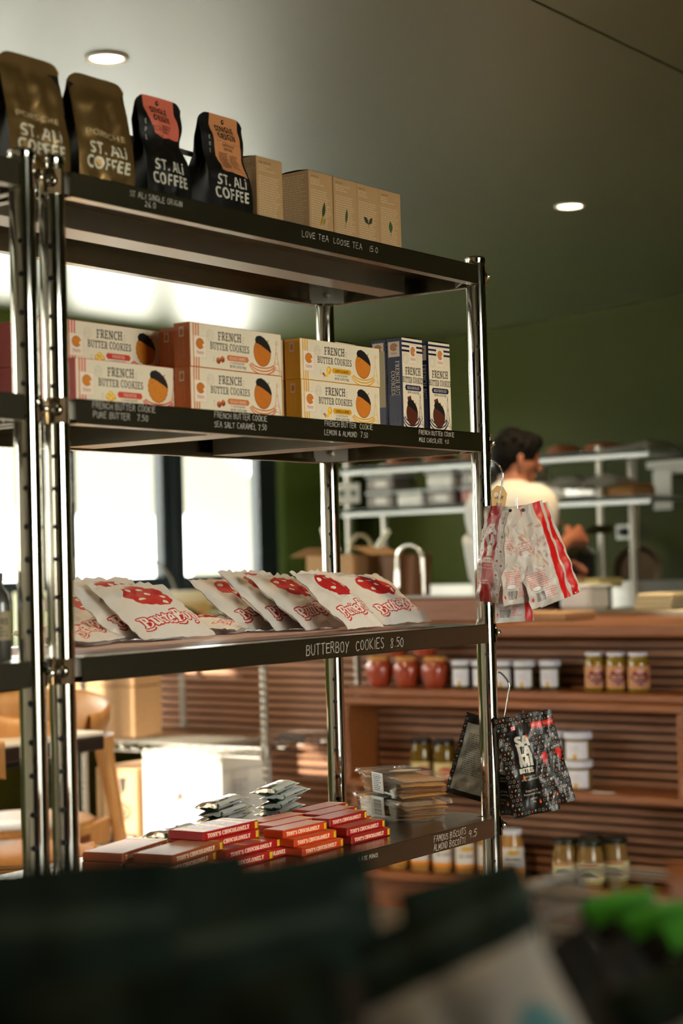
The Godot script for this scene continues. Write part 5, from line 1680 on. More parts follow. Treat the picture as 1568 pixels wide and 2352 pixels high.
# ---------------------------------------------------------------- chair and table at the left
func make_chair(label: String, at: Vector3, turn: float) -> Node3D:
	var t := thing("wooden_chair", label, "chair", at, turn, "pale wooden chairs at the dark edged table")
	var band := mb()
	var bf := func(u: float, v: float) -> Vector3:
		# v walks round the section of the bent back rail
		var a := (u - 0.5) * 3.7
		var thick := 0.012 + 0.008 * cos(a * 0.8)
		var q := TAU * v
		var tall := 0.050 + 0.030 * maxf(0.0, cos(a))
		var r := 0.245 + cos(q) * thick + 0.012 * sin(q)
		return Vector3(sin(a) * r * 1.04, 0.735 + sin(q) * tall + 0.02 * cos(a), -cos(a) * r)
	grid(band, 40, 12, bf, Rect2(0, 0, 1, 1), true)
	obj("backrest", band, M.oak, t)
	obj("seat", lathe(mb(), [Vector2(0.0, 0.43), Vector2(0.19, 0.43), Vector2(0.215, 0.445), Vector2(0.215, 0.455), Vector2(0.19, 0.462), Vector2(0.0, 0.455)], 36), M.oak, t)
	for s in [[-1, -1], [1, -1], [-1, 1], [1, 1]]:
		var top := Vector3(s[0] * 0.215, 0.70 if s[1] < 0 else 0.44, s[1] * 0.135)
		var foot := Vector3(s[0] * 0.275, 0.0, s[1] * 0.24)
		var st := tube(mb(), [foot, foot.lerp(top, 0.35), foot.lerp(top, 0.7), foot.lerp(top, 0.9) + Vector3(-s[0] * 0.006, 0, 0), top], [0.014, 0.019, 0.023, 0.028, 0.034], 14)
		obj("leg", st, M.oak, t)
	for s in [-1, 1]:
		var ap := obj("apron", box(Vector3(s * 0.205, 0.405, 0), Vector3(0.022, 0.075, 0.36), 0.006), M.oak, t)
		obj("slot", box(Vector3(s * 0.2165, 0.405, 0.03), Vector3(0.0012, 0.022, 0.085), 0.0), M.slot, ap)
		obj("apron", box(Vector3(0, 0.405, s * 0.17), Vector3(0.39, 0.075, 0.022), 0.006), M.oak, t)
	return t

func chair_and_table() -> void:
	make_chair("pale wooden chair with a curved back, beyond the dark edged table", Vector3(1.98, 0, -2.16), -1.2)
	make_chair("pale wooden chair with a curved back at the far left edge, nearer one", Vector3(1.52, 0, -1.72), 0.5)
	var t := thing("dining_table", "dark edged table with a sunlit pale top behind the chrome posts", "table", Vector3(1.25, 0, -2.12))
	obj("tabletop", box(Vector3(0, 0.735, 0), Vector3(1.38, 0.012, 0.70), 0.003), M.paper, t)
	obj("edge", box(Vector3(0, 0.708, 0), Vector3(1.38, 0.040, 0.70), 0.004), M.dark_wood, t)
	obj("underframe", box(Vector3(-0.02, 0.676, 0), Vector3(1.24, 0.024, 0.60), 0.003), M.black, t)
	for s in [[-1, -1], [1, -1], [-1, 1], [1, 1]]:
		obj("leg", tube(mb(), [Vector3(s[0] * 0.52 - 0.06, 0, s[1] * 0.27), Vector3(s[0] * 0.52 - 0.06, 0.67, s[1] * 0.27)], 0.02, 12), M.black, t)

# ---------------------------------------------------------------- bench under the windows
func window_bench() -> void:
	var b := thing("window_bench", "pale bench under the windows, piled with bags", "bench", Vector3(4.5, 0, -4.12))
	obj("top", box(Vector3(0, 0.83, 0), Vector3(3.6, 0.04, 0.86), 0.006), M.white, b)
	obj("base", box(Vector3(0, 0.405, -0.03), Vector3(3.5, 0.81, 0.78)), M.olive, b)
	var y := 0.852
	var sack := label_tex(512, 512, Color(0.86, 0.78, 0.60), func(p: Print):
		p.rect(0, 0, 512, 120, Color(0.90, 0.88, 0.80))
		p.poly([Vector2(40, 250), Vector2(470, 220), Vector2(480, 512), Vector2(40, 512)], Color(0.74, 0.12, 0.06))
		p.ell(170, 230, 100, 74, INK)
		p.ell(330, 240, 116, 86, INK)
		p.ell(330, 240, 84, 54, Color(0.62, 0.66, 0.60))
		p.ell(170, 230, 70, 46, Color(0.60, 0.62, 0.56))
		p.poly([Vector2(270, 260), Vector2(320, 190), Vector2(390, 250)], INK)
		p.small(120, 360, 260, 4, 34, Color(0.90, 0.78, 0.70), rng, 0.4, 0.4))
	sack.backlight_enabled = true
	sack.backlight = Color(1.0, 0.95, 0.85)
	for q in [[4.62, -3.86, 0.36, 0.25, -0.1, "paper sack with red and black print on the bench, left one"], [4.98, -3.84, 0.34, 0.245, 0.12, "paper sack with red and black print on the bench, middle one"], [5.33, -3.90, 0.34, 0.24, -0.15, "paper sack with red and black print on the bench, right one"]]:
		var t := thing("paper_sack", q[5], "sack", Vector3(q[0], y, q[1]), q[4] - 0.95, "paper sacks on the bench by the window")
		obj("sack", pouch(q[2], q[3], 0.16, int(q[0] * 10), 0.008, 18, 18, Rect2(0, 0, 1, 1), Rect2(0.02, 0.02, 0.04, 0.1), 0.45), sack, t)
	for q in [[4.02, -3.95, 0.20, 0.26, "bulging pale plastic bag on the bench beside the wire basket"], [3.72, -3.85, 0.22, 0.27, "bulging pale plastic bag on the bench at the far left"]]:
		var t := thing("plastic_bag", q[4], "bag", Vector3(q[0], y, q[1]), -0.7)
		obj("bag", pouch(q[2], q[3], 0.15, int(q[0] * 13), 0.008, 16, 16, Rect2(0, 0, 1, 1), Rect2(0, 0, 1, 1), 0.45), mat(Color(0.85, 0.85, 0.78), 0.35, 0.0, {"backlight_enabled": true, "backlight": Color(0.9, 0.9, 0.8)}), t)
	var k := thing("wire_basket", "basket with an arched metal handle on the bench before the window", "basket", Vector3(4.50, y, -3.90))
	var bs := mb()
	for i in 4:
		var ring := []
		for j in 25:
			ring.append(Vector3(cos(TAU * j / 24.0) * (0.15 + i * 0.008), 0.02 + i * 0.06, sin(TAU * j / 24.0) * (0.11 + i * 0.006)))
		tube(bs, ring, 0.0035, 6)
	for j in 16:
		var a := TAU * j / 16.0
		tube(bs, [Vector3(cos(a) * 0.15, 0.02, sin(a) * 0.11), Vector3(cos(a) * 0.174, 0.2, sin(a) * 0.128)], 0.0025, 6)
	obj("basket", bs, M.zinc, k)
	var arc := []
	for j in 17:
		var a := PI * j / 16.0
		arc.append(Vector3(cos(a) * 0.135, 0.20 + sin(a) * 0.19, cos(a) * 0.05))
	obj("handle", tube(mb(), arc, 0.006, 8), M.zinc, k)
	for q in [[3.45, -3.95, 0.10, Color(0.80, 0.82, 0.75), "white mixing bowl on the bench at the left"], [4.25, -4.28, 0.12, Color(0.86, 0.86, 0.84), "stack of pale bowls on the bench against the window"]]:
		var t := thing("bowl", q[4], "bowl", Vector3(q[0], y, q[1]))
		var r: float = q[2]
		obj("bowl", lathe(mb(), [Vector2(0.0, 0.0), Vector2(r * 0.5, 0.0), Vector2(r * 0.9, r * 0.5), Vector2(r, r * 1.0), Vector2(r * 0.96, r * 1.0), Vector2(r * 0.84, r * 0.5), Vector2(0.0, 0.012)], 28), mat(q[3], 0.4), t)
	# oil bottle on the left shelving
	var t := thing("oil_bottle", "dark glass oil bottle with a cream label at the left edge of the third shelf", "bottle", Vector3(-0.097, TOPS[2] + 0.0005, -0.026))
	obj("glass", lathe(mb(), [Vector2(0.0, 0.0), Vector2(0.017, 0.0), Vector2(0.019, 0.004), Vector2(0.019, 0.082), Vector2(0.016, 0.094), Vector2(0.0085, 0.104), Vector2(0.008, 0.113)], 32), mat(Color(0.10, 0.085, 0.02), 0.08, 0.0, {"clearcoat_enabled": true}), t)
	obj("cap", lathe(mb(), [Vector2(0.0092, 0.111), Vector2(0.0095, 0.124), Vector2(0.0, 0.125)], 24), M.black, t)
	obj("label", lathe(mb(), [Vector2(0.0193, 0.030), Vector2(0.0193, 0.070)], 24, Transform3D(), 3.4, -2.6), label_tex(160, 96, Color(0.50, 0.46, 0.34), func(p: Print):
		text(p, "sansb", "OLIVES", 84, 44, 20, INK, 0.9, 1)
		p.small(30, 54, 110, 3, 12, INK, rng, 0.3, 0.3)), t)

# ---------------------------------------------------------------- kitchen behind the counter
func kitchen() -> void:
	var t := thing("kitchen_shelving", "steel kitchen wall shelves loaded with tubs and bread", "shelves", Vector3(5.68, 0, -2.62))
	for y in [1.695, 1.483]:
		var s := mb()
		bx(s, Vector3(0, y - 0.012, 0), Vector3(0.36, 0.022, 1.72), 0.003)
		bx(s, Vector3(-0.176, y - 0.020, 0), Vector3(0.008, 0.038, 1.72), 0.002)
		obj("shelf", s, M.kitchen_steel, t)
	for z in [-0.83, 0.60]:
		for x in [-0.16, 0.16]:
			obj("upright", tube(mb(), [Vector3(x, 0.95, z), Vector3(x, 1.72, z)], 0.017, 14), M.zinc, t)
	obj("end_rail", tube(mb(), [Vector3(-0.17, 1.69, 0.60), Vector3(-0.17, 1.715, 0.84), Vector3(0.02, 1.715, 0.87), Vector3(0.17, 1.70, 0.84)], 0.012, 10), M.zinc, t)
	var tub := mat(Color(0.78, 0.80, 0.80), 0.35)
	var cont := [Color(0.50, 0.46, 0.42), Color(0.62, 0.30, 0.22), Color(0.84, 0.83, 0.80), Color(0.70, 0.66, 0.52)]
	var spots := [[-3.28, 0, 0], [-3.10, 0, 2], [-3.28, 1, 0], [-2.92, 0, 0], [-2.92, 1, 2], [-2.72, 0, 1], [-2.72, 1, 0], [-2.53, 0, 2], [-2.50, 1, 3], [-2.30, 0, 3]]
	for k in spots.size():
		var q: Array = spots[k]
		var b := thing("food_tub", "plastic food tub on the lower kitchen shelf, %s" % ["bottom at the far left", "second along, white", "top at the far left", "third along, bottom", "third along, white on top", "fourth along with reddish contents", "fourth along, on top", "fifth along, white with a label", "fifth along, cream on top", "last before the cook's shoulder"][k], "tub", Vector3(5.66, 1.484 + q[1] * 0.086, q[0]), 0.0, "food tubs on the lower kitchen shelf")
		obj("tub", box(Vector3(0, 0.034, 0), Vector3(0.22, 0.068, 0.155), 0.012), mat(cont[q[2]], 0.3), b)
		obj("lid", box(Vector3(0, 0.076, 0), Vector3(0.235, 0.015, 0.17), 0.005), tub, b)
		obj("label", box(Vector3(-0.1105, 0.036, 0.01), Vector3(0.0012, 0.036, 0.07)), M.paper, b)
	for k in 2:
		var b := thing("wrapped_tray", ["foil wrapped tray on the lower kitchen shelf, right of the cook", "clear wrapped bread tray on the lower kitchen shelf, next to the upright"][k], "tray", Vector3(5.66, 1.484, -2.02 + k * 0.19 - 0.12))
		obj("tray", box(Vector3(0, 0.03, 0), Vector3(0.24, 0.06, 0.18), 0.015), [M.steel_dull, M.biscuit][k], b)
		obj("wrap", pouch(0.22, 0.20, 0.06, 70 + k, 0.008, 14, 14), mat(Color(0.72, 0.70, 0.66), 0.18, 0.4), b, Transform3D(Basis(Vector3.UP, PI / 2) * Basis(Vector3.RIGHT, -PI / 2), Vector3(-0.1, 0.07, 0)))
	var crust := tri_mat(Color(0.45, 0.22, 0.08), Color(0.62, 0.36, 0.14), Vector3(10, 10, 10), 0.04, 0.7, {}, 21)
	for k in 5:
		var b := thing("bread_loaf", "brown bread loaf on top of the kitchen shelves, %s" % ["far left", "second from left", "third from left", "by the cook's head", "right of the cook"][k], "bread", Vector3(5.66, 1.697, [-3.20, -2.98, -2.76, -2.28, -2.08][k]), 0.2 * k, "bread loaves on top of the kitchen shelves")
		obj("loaf", lathe(mb(), [Vector2(0.0, 0.0), Vector2(0.07, 0.0), Vector2(0.088, 0.018), Vector2(0.08, 0.042), Vector2(0.05, 0.058), Vector2(0.0, 0.062)], 22, Transform3D(Basis.from_scale(Vector3(1.25, 0.8, 0.95)), Vector3.ZERO)), crust, b)
	var wb := thing("wall_notice", "white notice with two dark squares at the left end of the kitchen shelves", "notice", Vector3(5.50, 1.565, -3.44), -1.2)
	obj("sheet", box(Vector3.ZERO, Vector3(0.125, 0.10, 0.004), 0.001), M.paper, wb)
	for s in [-0.03, 0.03]:
		obj("mark", box(Vector3(s, 0.0, 0.0026), Vector3(0.026, 0.03, 0.0008)), M.slate, wb)
	# bench under the shelves
	var kb := thing("kitchen_bench", "steel kitchen bench along the wall behind the cook", "bench", Vector3(5.50, 0, -2.36))
	obj("top", box(Vector3(0, 0.93, 0), Vector3(0.75, 0.04, 2.55), 0.004), M.steel_dull, kb)
	obj("splashback", box(Vector3(0.36, 1.02, 0), Vector3(0.02, 0.14, 2.55), 0.003), M.steel_dull, kb)
	obj("cupboard", box(Vector3(0.03, 0.455, 0), Vector3(0.68, 0.91, 2.5)), M.steel_dull, kb)
	var pot := thing("cooking_pot", "large dark lidded pot with a bright rim beside the cook's hands", "pot", Vector3(5.34, 0.951, -2.16))
	obj("pot", lathe(mb(), [Vector2(0.0, 0.0), Vector2(0.16, 0.0), Vector2(0.175, 0.02), Vector2(0.175, 0.26), Vector2(0.18, 0.27)], 36), M.black, pot)
	obj("lid", lathe(mb(), [Vector2(0.182, 0.268), Vector2(0.17, 0.29), Vector2(0.12, 0.33), Vector2(0.03, 0.345), Vector2(0.0, 0.347)], 36), M.steel, pot)
	var bd := thing("cutting_board", "thick pale yellow cutting board edge under the cook's hands", "board", Vector3(5.20, 1.092, -1.98))
	obj("board", box(Vector3(0, 0, 0), Vector3(0.22, 0.04, 0.34), 0.005), mat(Color(0.78, 0.72, 0.48), 0.5), bd)
	obj("stand", box(Vector3(0, -0.08, 0), Vector3(0.16, 0.12, 0.26), 0.004), M.black, bd)
	var wh := thing("food_container", "white plastic container on the prep bench near the kraft tray", "container", Vector3(4.05, 1.012, -1.33))
	obj("container", box(Vector3(0, 0.042, 0), Vector3(0.16, 0.085, 0.13), 0.014), M.white, wh)
	obj("lid", box(Vector3(0, 0.088, 0), Vector3(0.17, 0.012, 0.14), 0.005), tub, wh)
	# wall things
	var pan := thing("frying_pan", "dark frying pan hanging by its long handle on the kitchen wall", "pan", Vector3(6.10, 1.14, -2.125), -1.35)
	obj("pan", lathe(mb(), [Vector2(0.0, 0.0), Vector2(0.088, 0.0), Vector2(0.118, 0.035), Vector2(0.124, 0.035), Vector2(0.092, -0.004), Vector2(0.0, -0.004)], 36, Transform3D(Basis(Vector3.RIGHT, PI / 2), Vector3.ZERO)), mat(Color(0.40, 0.33, 0.24), 0.4, 0.7), pan)
	obj("handle", tube(mb(), [Vector3(0, 0.095, 0.03), Vector3(0, 0.17, 0.04), Vector3(0, 0.32, 0.03)], [0.012, 0.014, 0.016], 10), M.kraft_label, pan)
	obj("hanger", tube(mb(), [Vector3(0, 0.30, 0.03), Vector3(0, 0.40, 0.02), Vector3(0, 0.55, 0.01)], 0.009, 8), M.zinc, pan)
	var lb := thing("wall_light_batten", "unlit white strip light batten on the kitchen wall above a paper sheet", "light", Vector3(6.14, 1.655, -1.83))
	obj("batten", box(Vector3.ZERO, Vector3(0.05, 0.035, 0.62), 0.006), M.paper, lb, Transform3D(Basis(Vector3.UP, -0.34), Vector3.ZERO))
	obj("tray", box(Vector3(0, -0.035, -0.12), Vector3(0.07, 0.03, 0.26), 0.006), M.white, lb, Transform3D(Basis(Vector3.UP, -0.34), Vector3.ZERO))
	tag(obj("paper_sheet", box(Vector3.ZERO, Vector3(0.002, 0.19, 0.125), 0.0, Transform3D(Basis(Vector3.UP, -0.34), Vector3(6.13, 1.525, -2.0))), M.paper), "plain white paper sheet hanging under the strip light", "paper")
	var so := thing("power_outlet", "pale power outlet on the kitchen wall between the pot and the pan", "outlet", Vector3(6.26, 1.33, -2.28), -0.34)
	obj("plate", box(Vector3.ZERO, Vector3(0.012, 0.075, 0.11), 0.003), M.white, so)
	obj("plug", box(Vector3(-0.025, 0.0, 0.02), Vector3(0.045, 0.04, 0.04), 0.006), M.black, so)
	# prep bench and counter top clutter
	var pb := thing("prep_bench", "steel prep bench just behind the timber worktop at the right", "bench", Vector3(4.30, 0, -0.35))
	obj("top", box(Vector3(0, 0.990, 0), Vector3(0.70, 0.044, 1.95), 0.004), M.steel, pb)
	for z in [-0.9, 0.9]:
		for x in [-0.28, 0.28]:
			obj("leg", tube(mb(), [Vector3(x, 0, z), Vector3(x, 0.97, z)], 0.018, 12), M.steel_dull, pb)
	tag(obj("kraft_tray", box(Vector3(3.62, 1.006, -1.275), Vector3(0.22, 0.028, 0.32), 0.004), M.kraft), "flat kraft tray on the timber worktop behind the red pouches", "tray")
	for k in 3:
		tag(obj("bread_paper", box(Vector3(4.14, 1.022 + k * 0.019, -1.06 + k * 0.006), Vector3(0.16, 0.017, 0.15), 0.006), M.kraft_label), "folded kraft paper bundle stacked on the prep bench, %s" % ["bottom", "middle", "top"][k], "paper bundle", "kraft paper bundles on the prep bench")
	for k in 6:
		tag(obj("plate", lathe(mb(), [Vector2(0.0, 0.0), Vector2(0.07, 0.0), Vector2(0.11, 0.008), Vector2(0.11, 0.010), Vector2(0.068, 0.004), Vector2(0.0, 0.004)], 32, Transform3D(Basis(), Vector3(4.16, 1.013 + k * 0.0105, -0.80))), M.kraft_label), "pale plate in the stack at the right on the prep bench, %s" % ["lowest", "second from below", "third from below", "fourth from below", "second from top", "topmost"][k], "plate", "plates stacked on the prep bench")
	var mx := thing("small_pan", "small dark pan with a shiny rim between the paper bundles and the plates", "pan", Vector3(4.42, 1.013, -1.02))
	obj("pan", lathe(mb(), [Vector2(0.0, 0.0), Vector2(0.055, 0.0), Vector2(0.062, 0.06), Vector2(0.064, 0.062), Vector2(0.058, 0.055), Vector2(0.05, 0.005), Vector2(0.0, 0.005)], 28), M.black, mx)
	obj("handle", tube(mb(), [Vector3(0, 0.055, 0.06), Vector3(0.02, 0.07, 0.2)], 0.008, 8), M.black, mx)
	# left part: carton, pail, tap and utensils on a bench behind the ledge
	var lbn := thing("sink_bench", "pale bench behind the timber ledge carrying the open carton", "bench", Vector3(4.15, 0, -2.47))
	obj("top", box(Vector3(0, 1.035, 0), Vector3(0.50, 0.035, 0.98), 0.004), M.steel_dull, lbn)
	obj("base", box(Vector3(0, 0.51, 0), Vector3(0.46, 1.02, 0.94)), M.olive, lbn)
	var y := 1.053
	var oc := thing("open_carton", "open kraft carton on the bench left of the tap, with utensils sticking out", "carton", Vector3(4.21, y, -2.53))
	var cm := mb()
	for q in [[-0.12, 0.0, 0.004, 0.235], [0.12, 0.0, 0.004, 0.235], [0.0, -0.1175, 0.24, 0.004], [0.0, 0.1175, 0.24, 0.004]]:
		bx(cm, Vector3(q[0], 0.095, q[1]), Vector3(q[2], 0.19, q[3]))
	bx(cm, Vector3(0, 0.003, 0), Vector3(0.24, 0.004, 0.235))
	obj("carton", cm, M.kraft, oc)
	for s in [-1, 1]:
		obj("flap", box(Vector3.ZERO, Vector3(0.23, 0.003, 0.10), 0.0, Transform3D(Basis(Vector3.RIGHT, s * 0.35), Vector3(0, 0.205, s * 0.160))), M.kraft, oc)
	for q in [[0.0, 0.06, 0.55, "long bright steel spatula leaning out of the open carton"], [-0.02, -0.06, -0.3, "steel tongs standing in the open carton"], [0.04, -0.01, -0.6, "wide steel scraper standing in the open carton"]]:
		var ut := thing("utensil", q[3], "utensil", Vector3(4.21 + q[0], y + 0.10, -2.53 + q[1]))
		var dv := Vector3(0.2, 0.8, q[2]).normalized()
		obj("blade", bar(mb(), dv * 0.12, dv * 0.235, 0.030, 0.005, Vector3.RIGHT, 0.002), M.steel, ut)
		obj("handle", tube(mb(), [Vector3.ZERO, dv * 0.13], 0.007, 8), M.steel, ut)
	var pl := thing("brown_pail", "brown metal pail beside the open carton, under the arched tap", "pail", Vector3(4.21, y, -2.235))
	obj("pail", lathe(mb(), [Vector2(0.0, 0.0), Vector2(0.098, 0.0), Vector2(0.106, 0.18), Vector2(0.110, 0.184), Vector2(0.104, 0.186), Vector2(0.096, 0.01), Vector2(0.0, 0.01)], 32), mat(Color(0.32, 0.19, 0.07), 0.4, 0.4), pl)
	var fa := thing("kitchen_tap", "arched chrome tap in front of the brown pail", "tap", Vector3(3.99, y, -1.995))
	var ap := []
	for k in 15:
		var a := PI * k / 14.0
		ap.append(Vector3(-0.02 + cos(a) * 0.006, 0.165 + sin(a) * 0.055, -0.055 + cos(a) * 0.055))
	ap.push_front(Vector3(-0.014, 0.0, 0.0))
	ap.append(Vector3(-0.026, 0.12, -0.112))
	obj("spout", tube(mb(), ap, 0.009, 12), M.chrome, fa)
	obj("nozzle", tube(mb(), [Vector3(-0.026, 0.125, -0.112), Vector3(-0.026, 0.055, -0.113)], [0.011, 0.014], 12), M.chrome, fa)
	var pg := thing("paper_carrier", "kraft paper carrier bag with looped handles at the left of the kitchen shelves", "paper bag", Vector3(4.95, 1.05, -2.98), -0.9)
	obj("bag", box(Vector3(0, 0.10, 0), Vector3(0.20, 0.20, 0.10), 0.006), M.kraft, pg)
	var hp := []
	for k in 13:
		var a := PI * k / 12.0
		hp.append(Vector3(cos(a) * 0.055, 0.20 + sin(a) * 0.09, 0.05))
	obj("handle", tube(mb(), hp, 0.008, 8), M.kraft_label, pg)

# ---------------------------------------------------------------- the cook
class Field:
	var lo: Vector3
	var n: Vector3i
	var c: float
	var f: PackedFloat32Array
	func _init(a: Vector3, b: Vector3, cell: float) -> void:
		lo = a
		c = cell
		n = Vector3i(((b - a) / cell).ceil()) + Vector3i.ONE
		f = PackedFloat32Array()
		f.resize(n.x * n.y * n.z)
		f.fill(1.0)
	# tapered capsule from a to b, blended over k; squash narrows it along one axis
	func limb(a: Vector3, b: Vector3, ra: float, rb: float, k := 0.03, squash := Vector3.ONE, cut := false) -> void:
		var m := maxf(ra, rb) * 1.6 + k + c * 2.0
		var i0 := Vector3i(((a.min(b) - Vector3.ONE * m - lo) / c).floor()).clamp(Vector3i.ZERO, n - Vector3i.ONE)
		var i1 := Vector3i(((a.max(b) + Vector3.ONE * m - lo) / c).ceil()).clamp(Vector3i.ZERO, n - Vector3i.ONE)
		var ab := b - a
		var l2 := maxf(ab.length_squared(), 1e-9)
		for z in range(i0.z, i1.z + 1):
			for y in range(i0.y, i1.y + 1):
				var at := (z * n.y + y) * n.x
				for x in range(i0.x, i1.x + 1):
					var p := lo + Vector3(x, y, z) * c - a
					var t := clampf(p.dot(ab) / l2, 0.0, 1.0)
					var d := ((p - ab * t) / squash).length() - lerpf(ra, rb, t)
					var o := f[at + x]
					if cut:
						f[at + x] = maxf(o, -d)
					else:
						var h := maxf(k - absf(o - d), 0.0) / k
						f[at + x] = minf(o, d) - h * h * k * 0.25
	func mesh(st: SurfaceTool, xf := Transform3D.IDENTITY) -> void:
		st.set_smooth_group(1)
		var vid := {}
		var verts := PackedVector3Array()
		var sy := n.x
		var sz := n.x * n.y
		var corner := [0, 1, sy, sy + 1, sz, sz + 1, sz + sy, sz + sy + 1]
		for z in n.z - 1:
			for y in n.y - 1:
				for x in n.x - 1:
					var at := z * sz + y * sy + x
					var inside := 0
					for q in corner:
						if f[at + q] < 0.0:
							inside += 1
					if inside == 0 or inside == 8:
						continue
					var s := Vector3.ZERO
					var cnt := 0
					for e in [[0, 1], [2, 3], [4, 5], [6, 7], [0, 2], [1, 3], [4, 6], [5, 7], [0, 4], [1, 5], [2, 6], [3, 7]]:
						var fa := f[at + corner[e[0]]]
						var fb := f[at + corner[e[1]]]
						if (fa < 0.0) != (fb < 0.0):
							var t := fa / (fa - fb)
							var pa := Vector3(e[0] & 1, (e[0] >> 1) & 1, e[0] >> 2)
							var pb := Vector3(e[1] & 1, (e[1] >> 1) & 1, e[1] >> 2)
							s += pa.lerp(pb, t)
							cnt += 1
					vid[at] = verts.size()
					verts.append(xf * (lo + (Vector3(x, y, z) + s / cnt) * c))
		for at in vid:
			var x: int = at % sy
			var y: int = (at / sy) % n.y
			var z: int = at / sz
			var here := f[at] < 0.0
			for ax in [[1, sy, sz, y, z], [sy, sz, 1, z, x], [sz, 1, sy, x, y]]:
				if ax[3] == 0 or ax[4] == 0:
					continue
				var other := f[at + ax[0]] < 0.0
				if here == other:
					continue
				var a: int = at
				var b: int = at - ax[1]
				var d: int = at - ax[1] - ax[2]
				var e2: int = at - ax[2]
				if not (vid.has(b) and vid.has(d) and vid.has(e2)):
					continue
				var q := [verts[vid[a]], verts[vid[b]], verts[vid[d]], verts[vid[e2]]]
				if here:
					for k in [0, 1, 2, 0, 2, 3]:
						st.add_vertex(q[[0, 3, 2, 1][k]])
				else:
					for k in [0, 1, 2, 0, 2, 3]:
						st.add_vertex(q[k])

func hand(st: SurfaceTool, wrist: Vector3, dirv: Vector3, palm: Vector3, left: float, curl: float) -> void:
	# dirv runs from wrist to knuckles, palm is the way the palm faces
	var y := dirv.normalized()
	var z := palm.normalized()
	z = (z - y * z.dot(y)).normalized()
	var x := y.cross(z) * left
	var g := Field.new(Vector3(-0.075, -0.03, -0.06), Vector3(0.075, 0.20, 0.10), 0.0036)
	g.limb(Vector3(0, -0.02, 0), Vector3(0, 0.03, 0), 0.026, 0.030, 0.02, Vector3(1, 1, 0.75))
	for k in 4:
		g.limb(Vector3(-0.006 + k * 0.004, 0.02, 0), Vector3(-0.030 + k * 0.020, 0.088, 0), 0.017, 0.0125, 0.016)
	var lens := [0.074, 0.084, 0.078, 0.060]
	for k in 4:
		var p := Vector3(-0.030 + k * 0.020, 0.088, 0.0)
		var a := 0.25
		var rr := 0.0092 - k * 0.0005
		for j in 3:
			var seg: float = lens[k] * [0.45, 0.30, 0.25][j]
			a += curl * [0.75, 0.95, 0.6][j]
			var q := p + Vector3((k - 1.5) * 0.0015, cos(a) * seg, sin(a) * seg)
			g.limb(p, q, rr, rr * 0.93, 0.003)
			p = q
			rr *= 0.93
	var tp := Vector3(-0.026, 0.022, 0.008)
	for q in [Vector3(-0.048, 0.052, 0.022), Vector3(-0.046, 0.080, 0.040), Vector3(-0.036, 0.098, 0.052)]:
		g.limb(tp, q, 0.0135, 0.0105, 0.006)
		tp = q
	g.mesh(st, Transform3D(Basis(x, y, z), wrist))

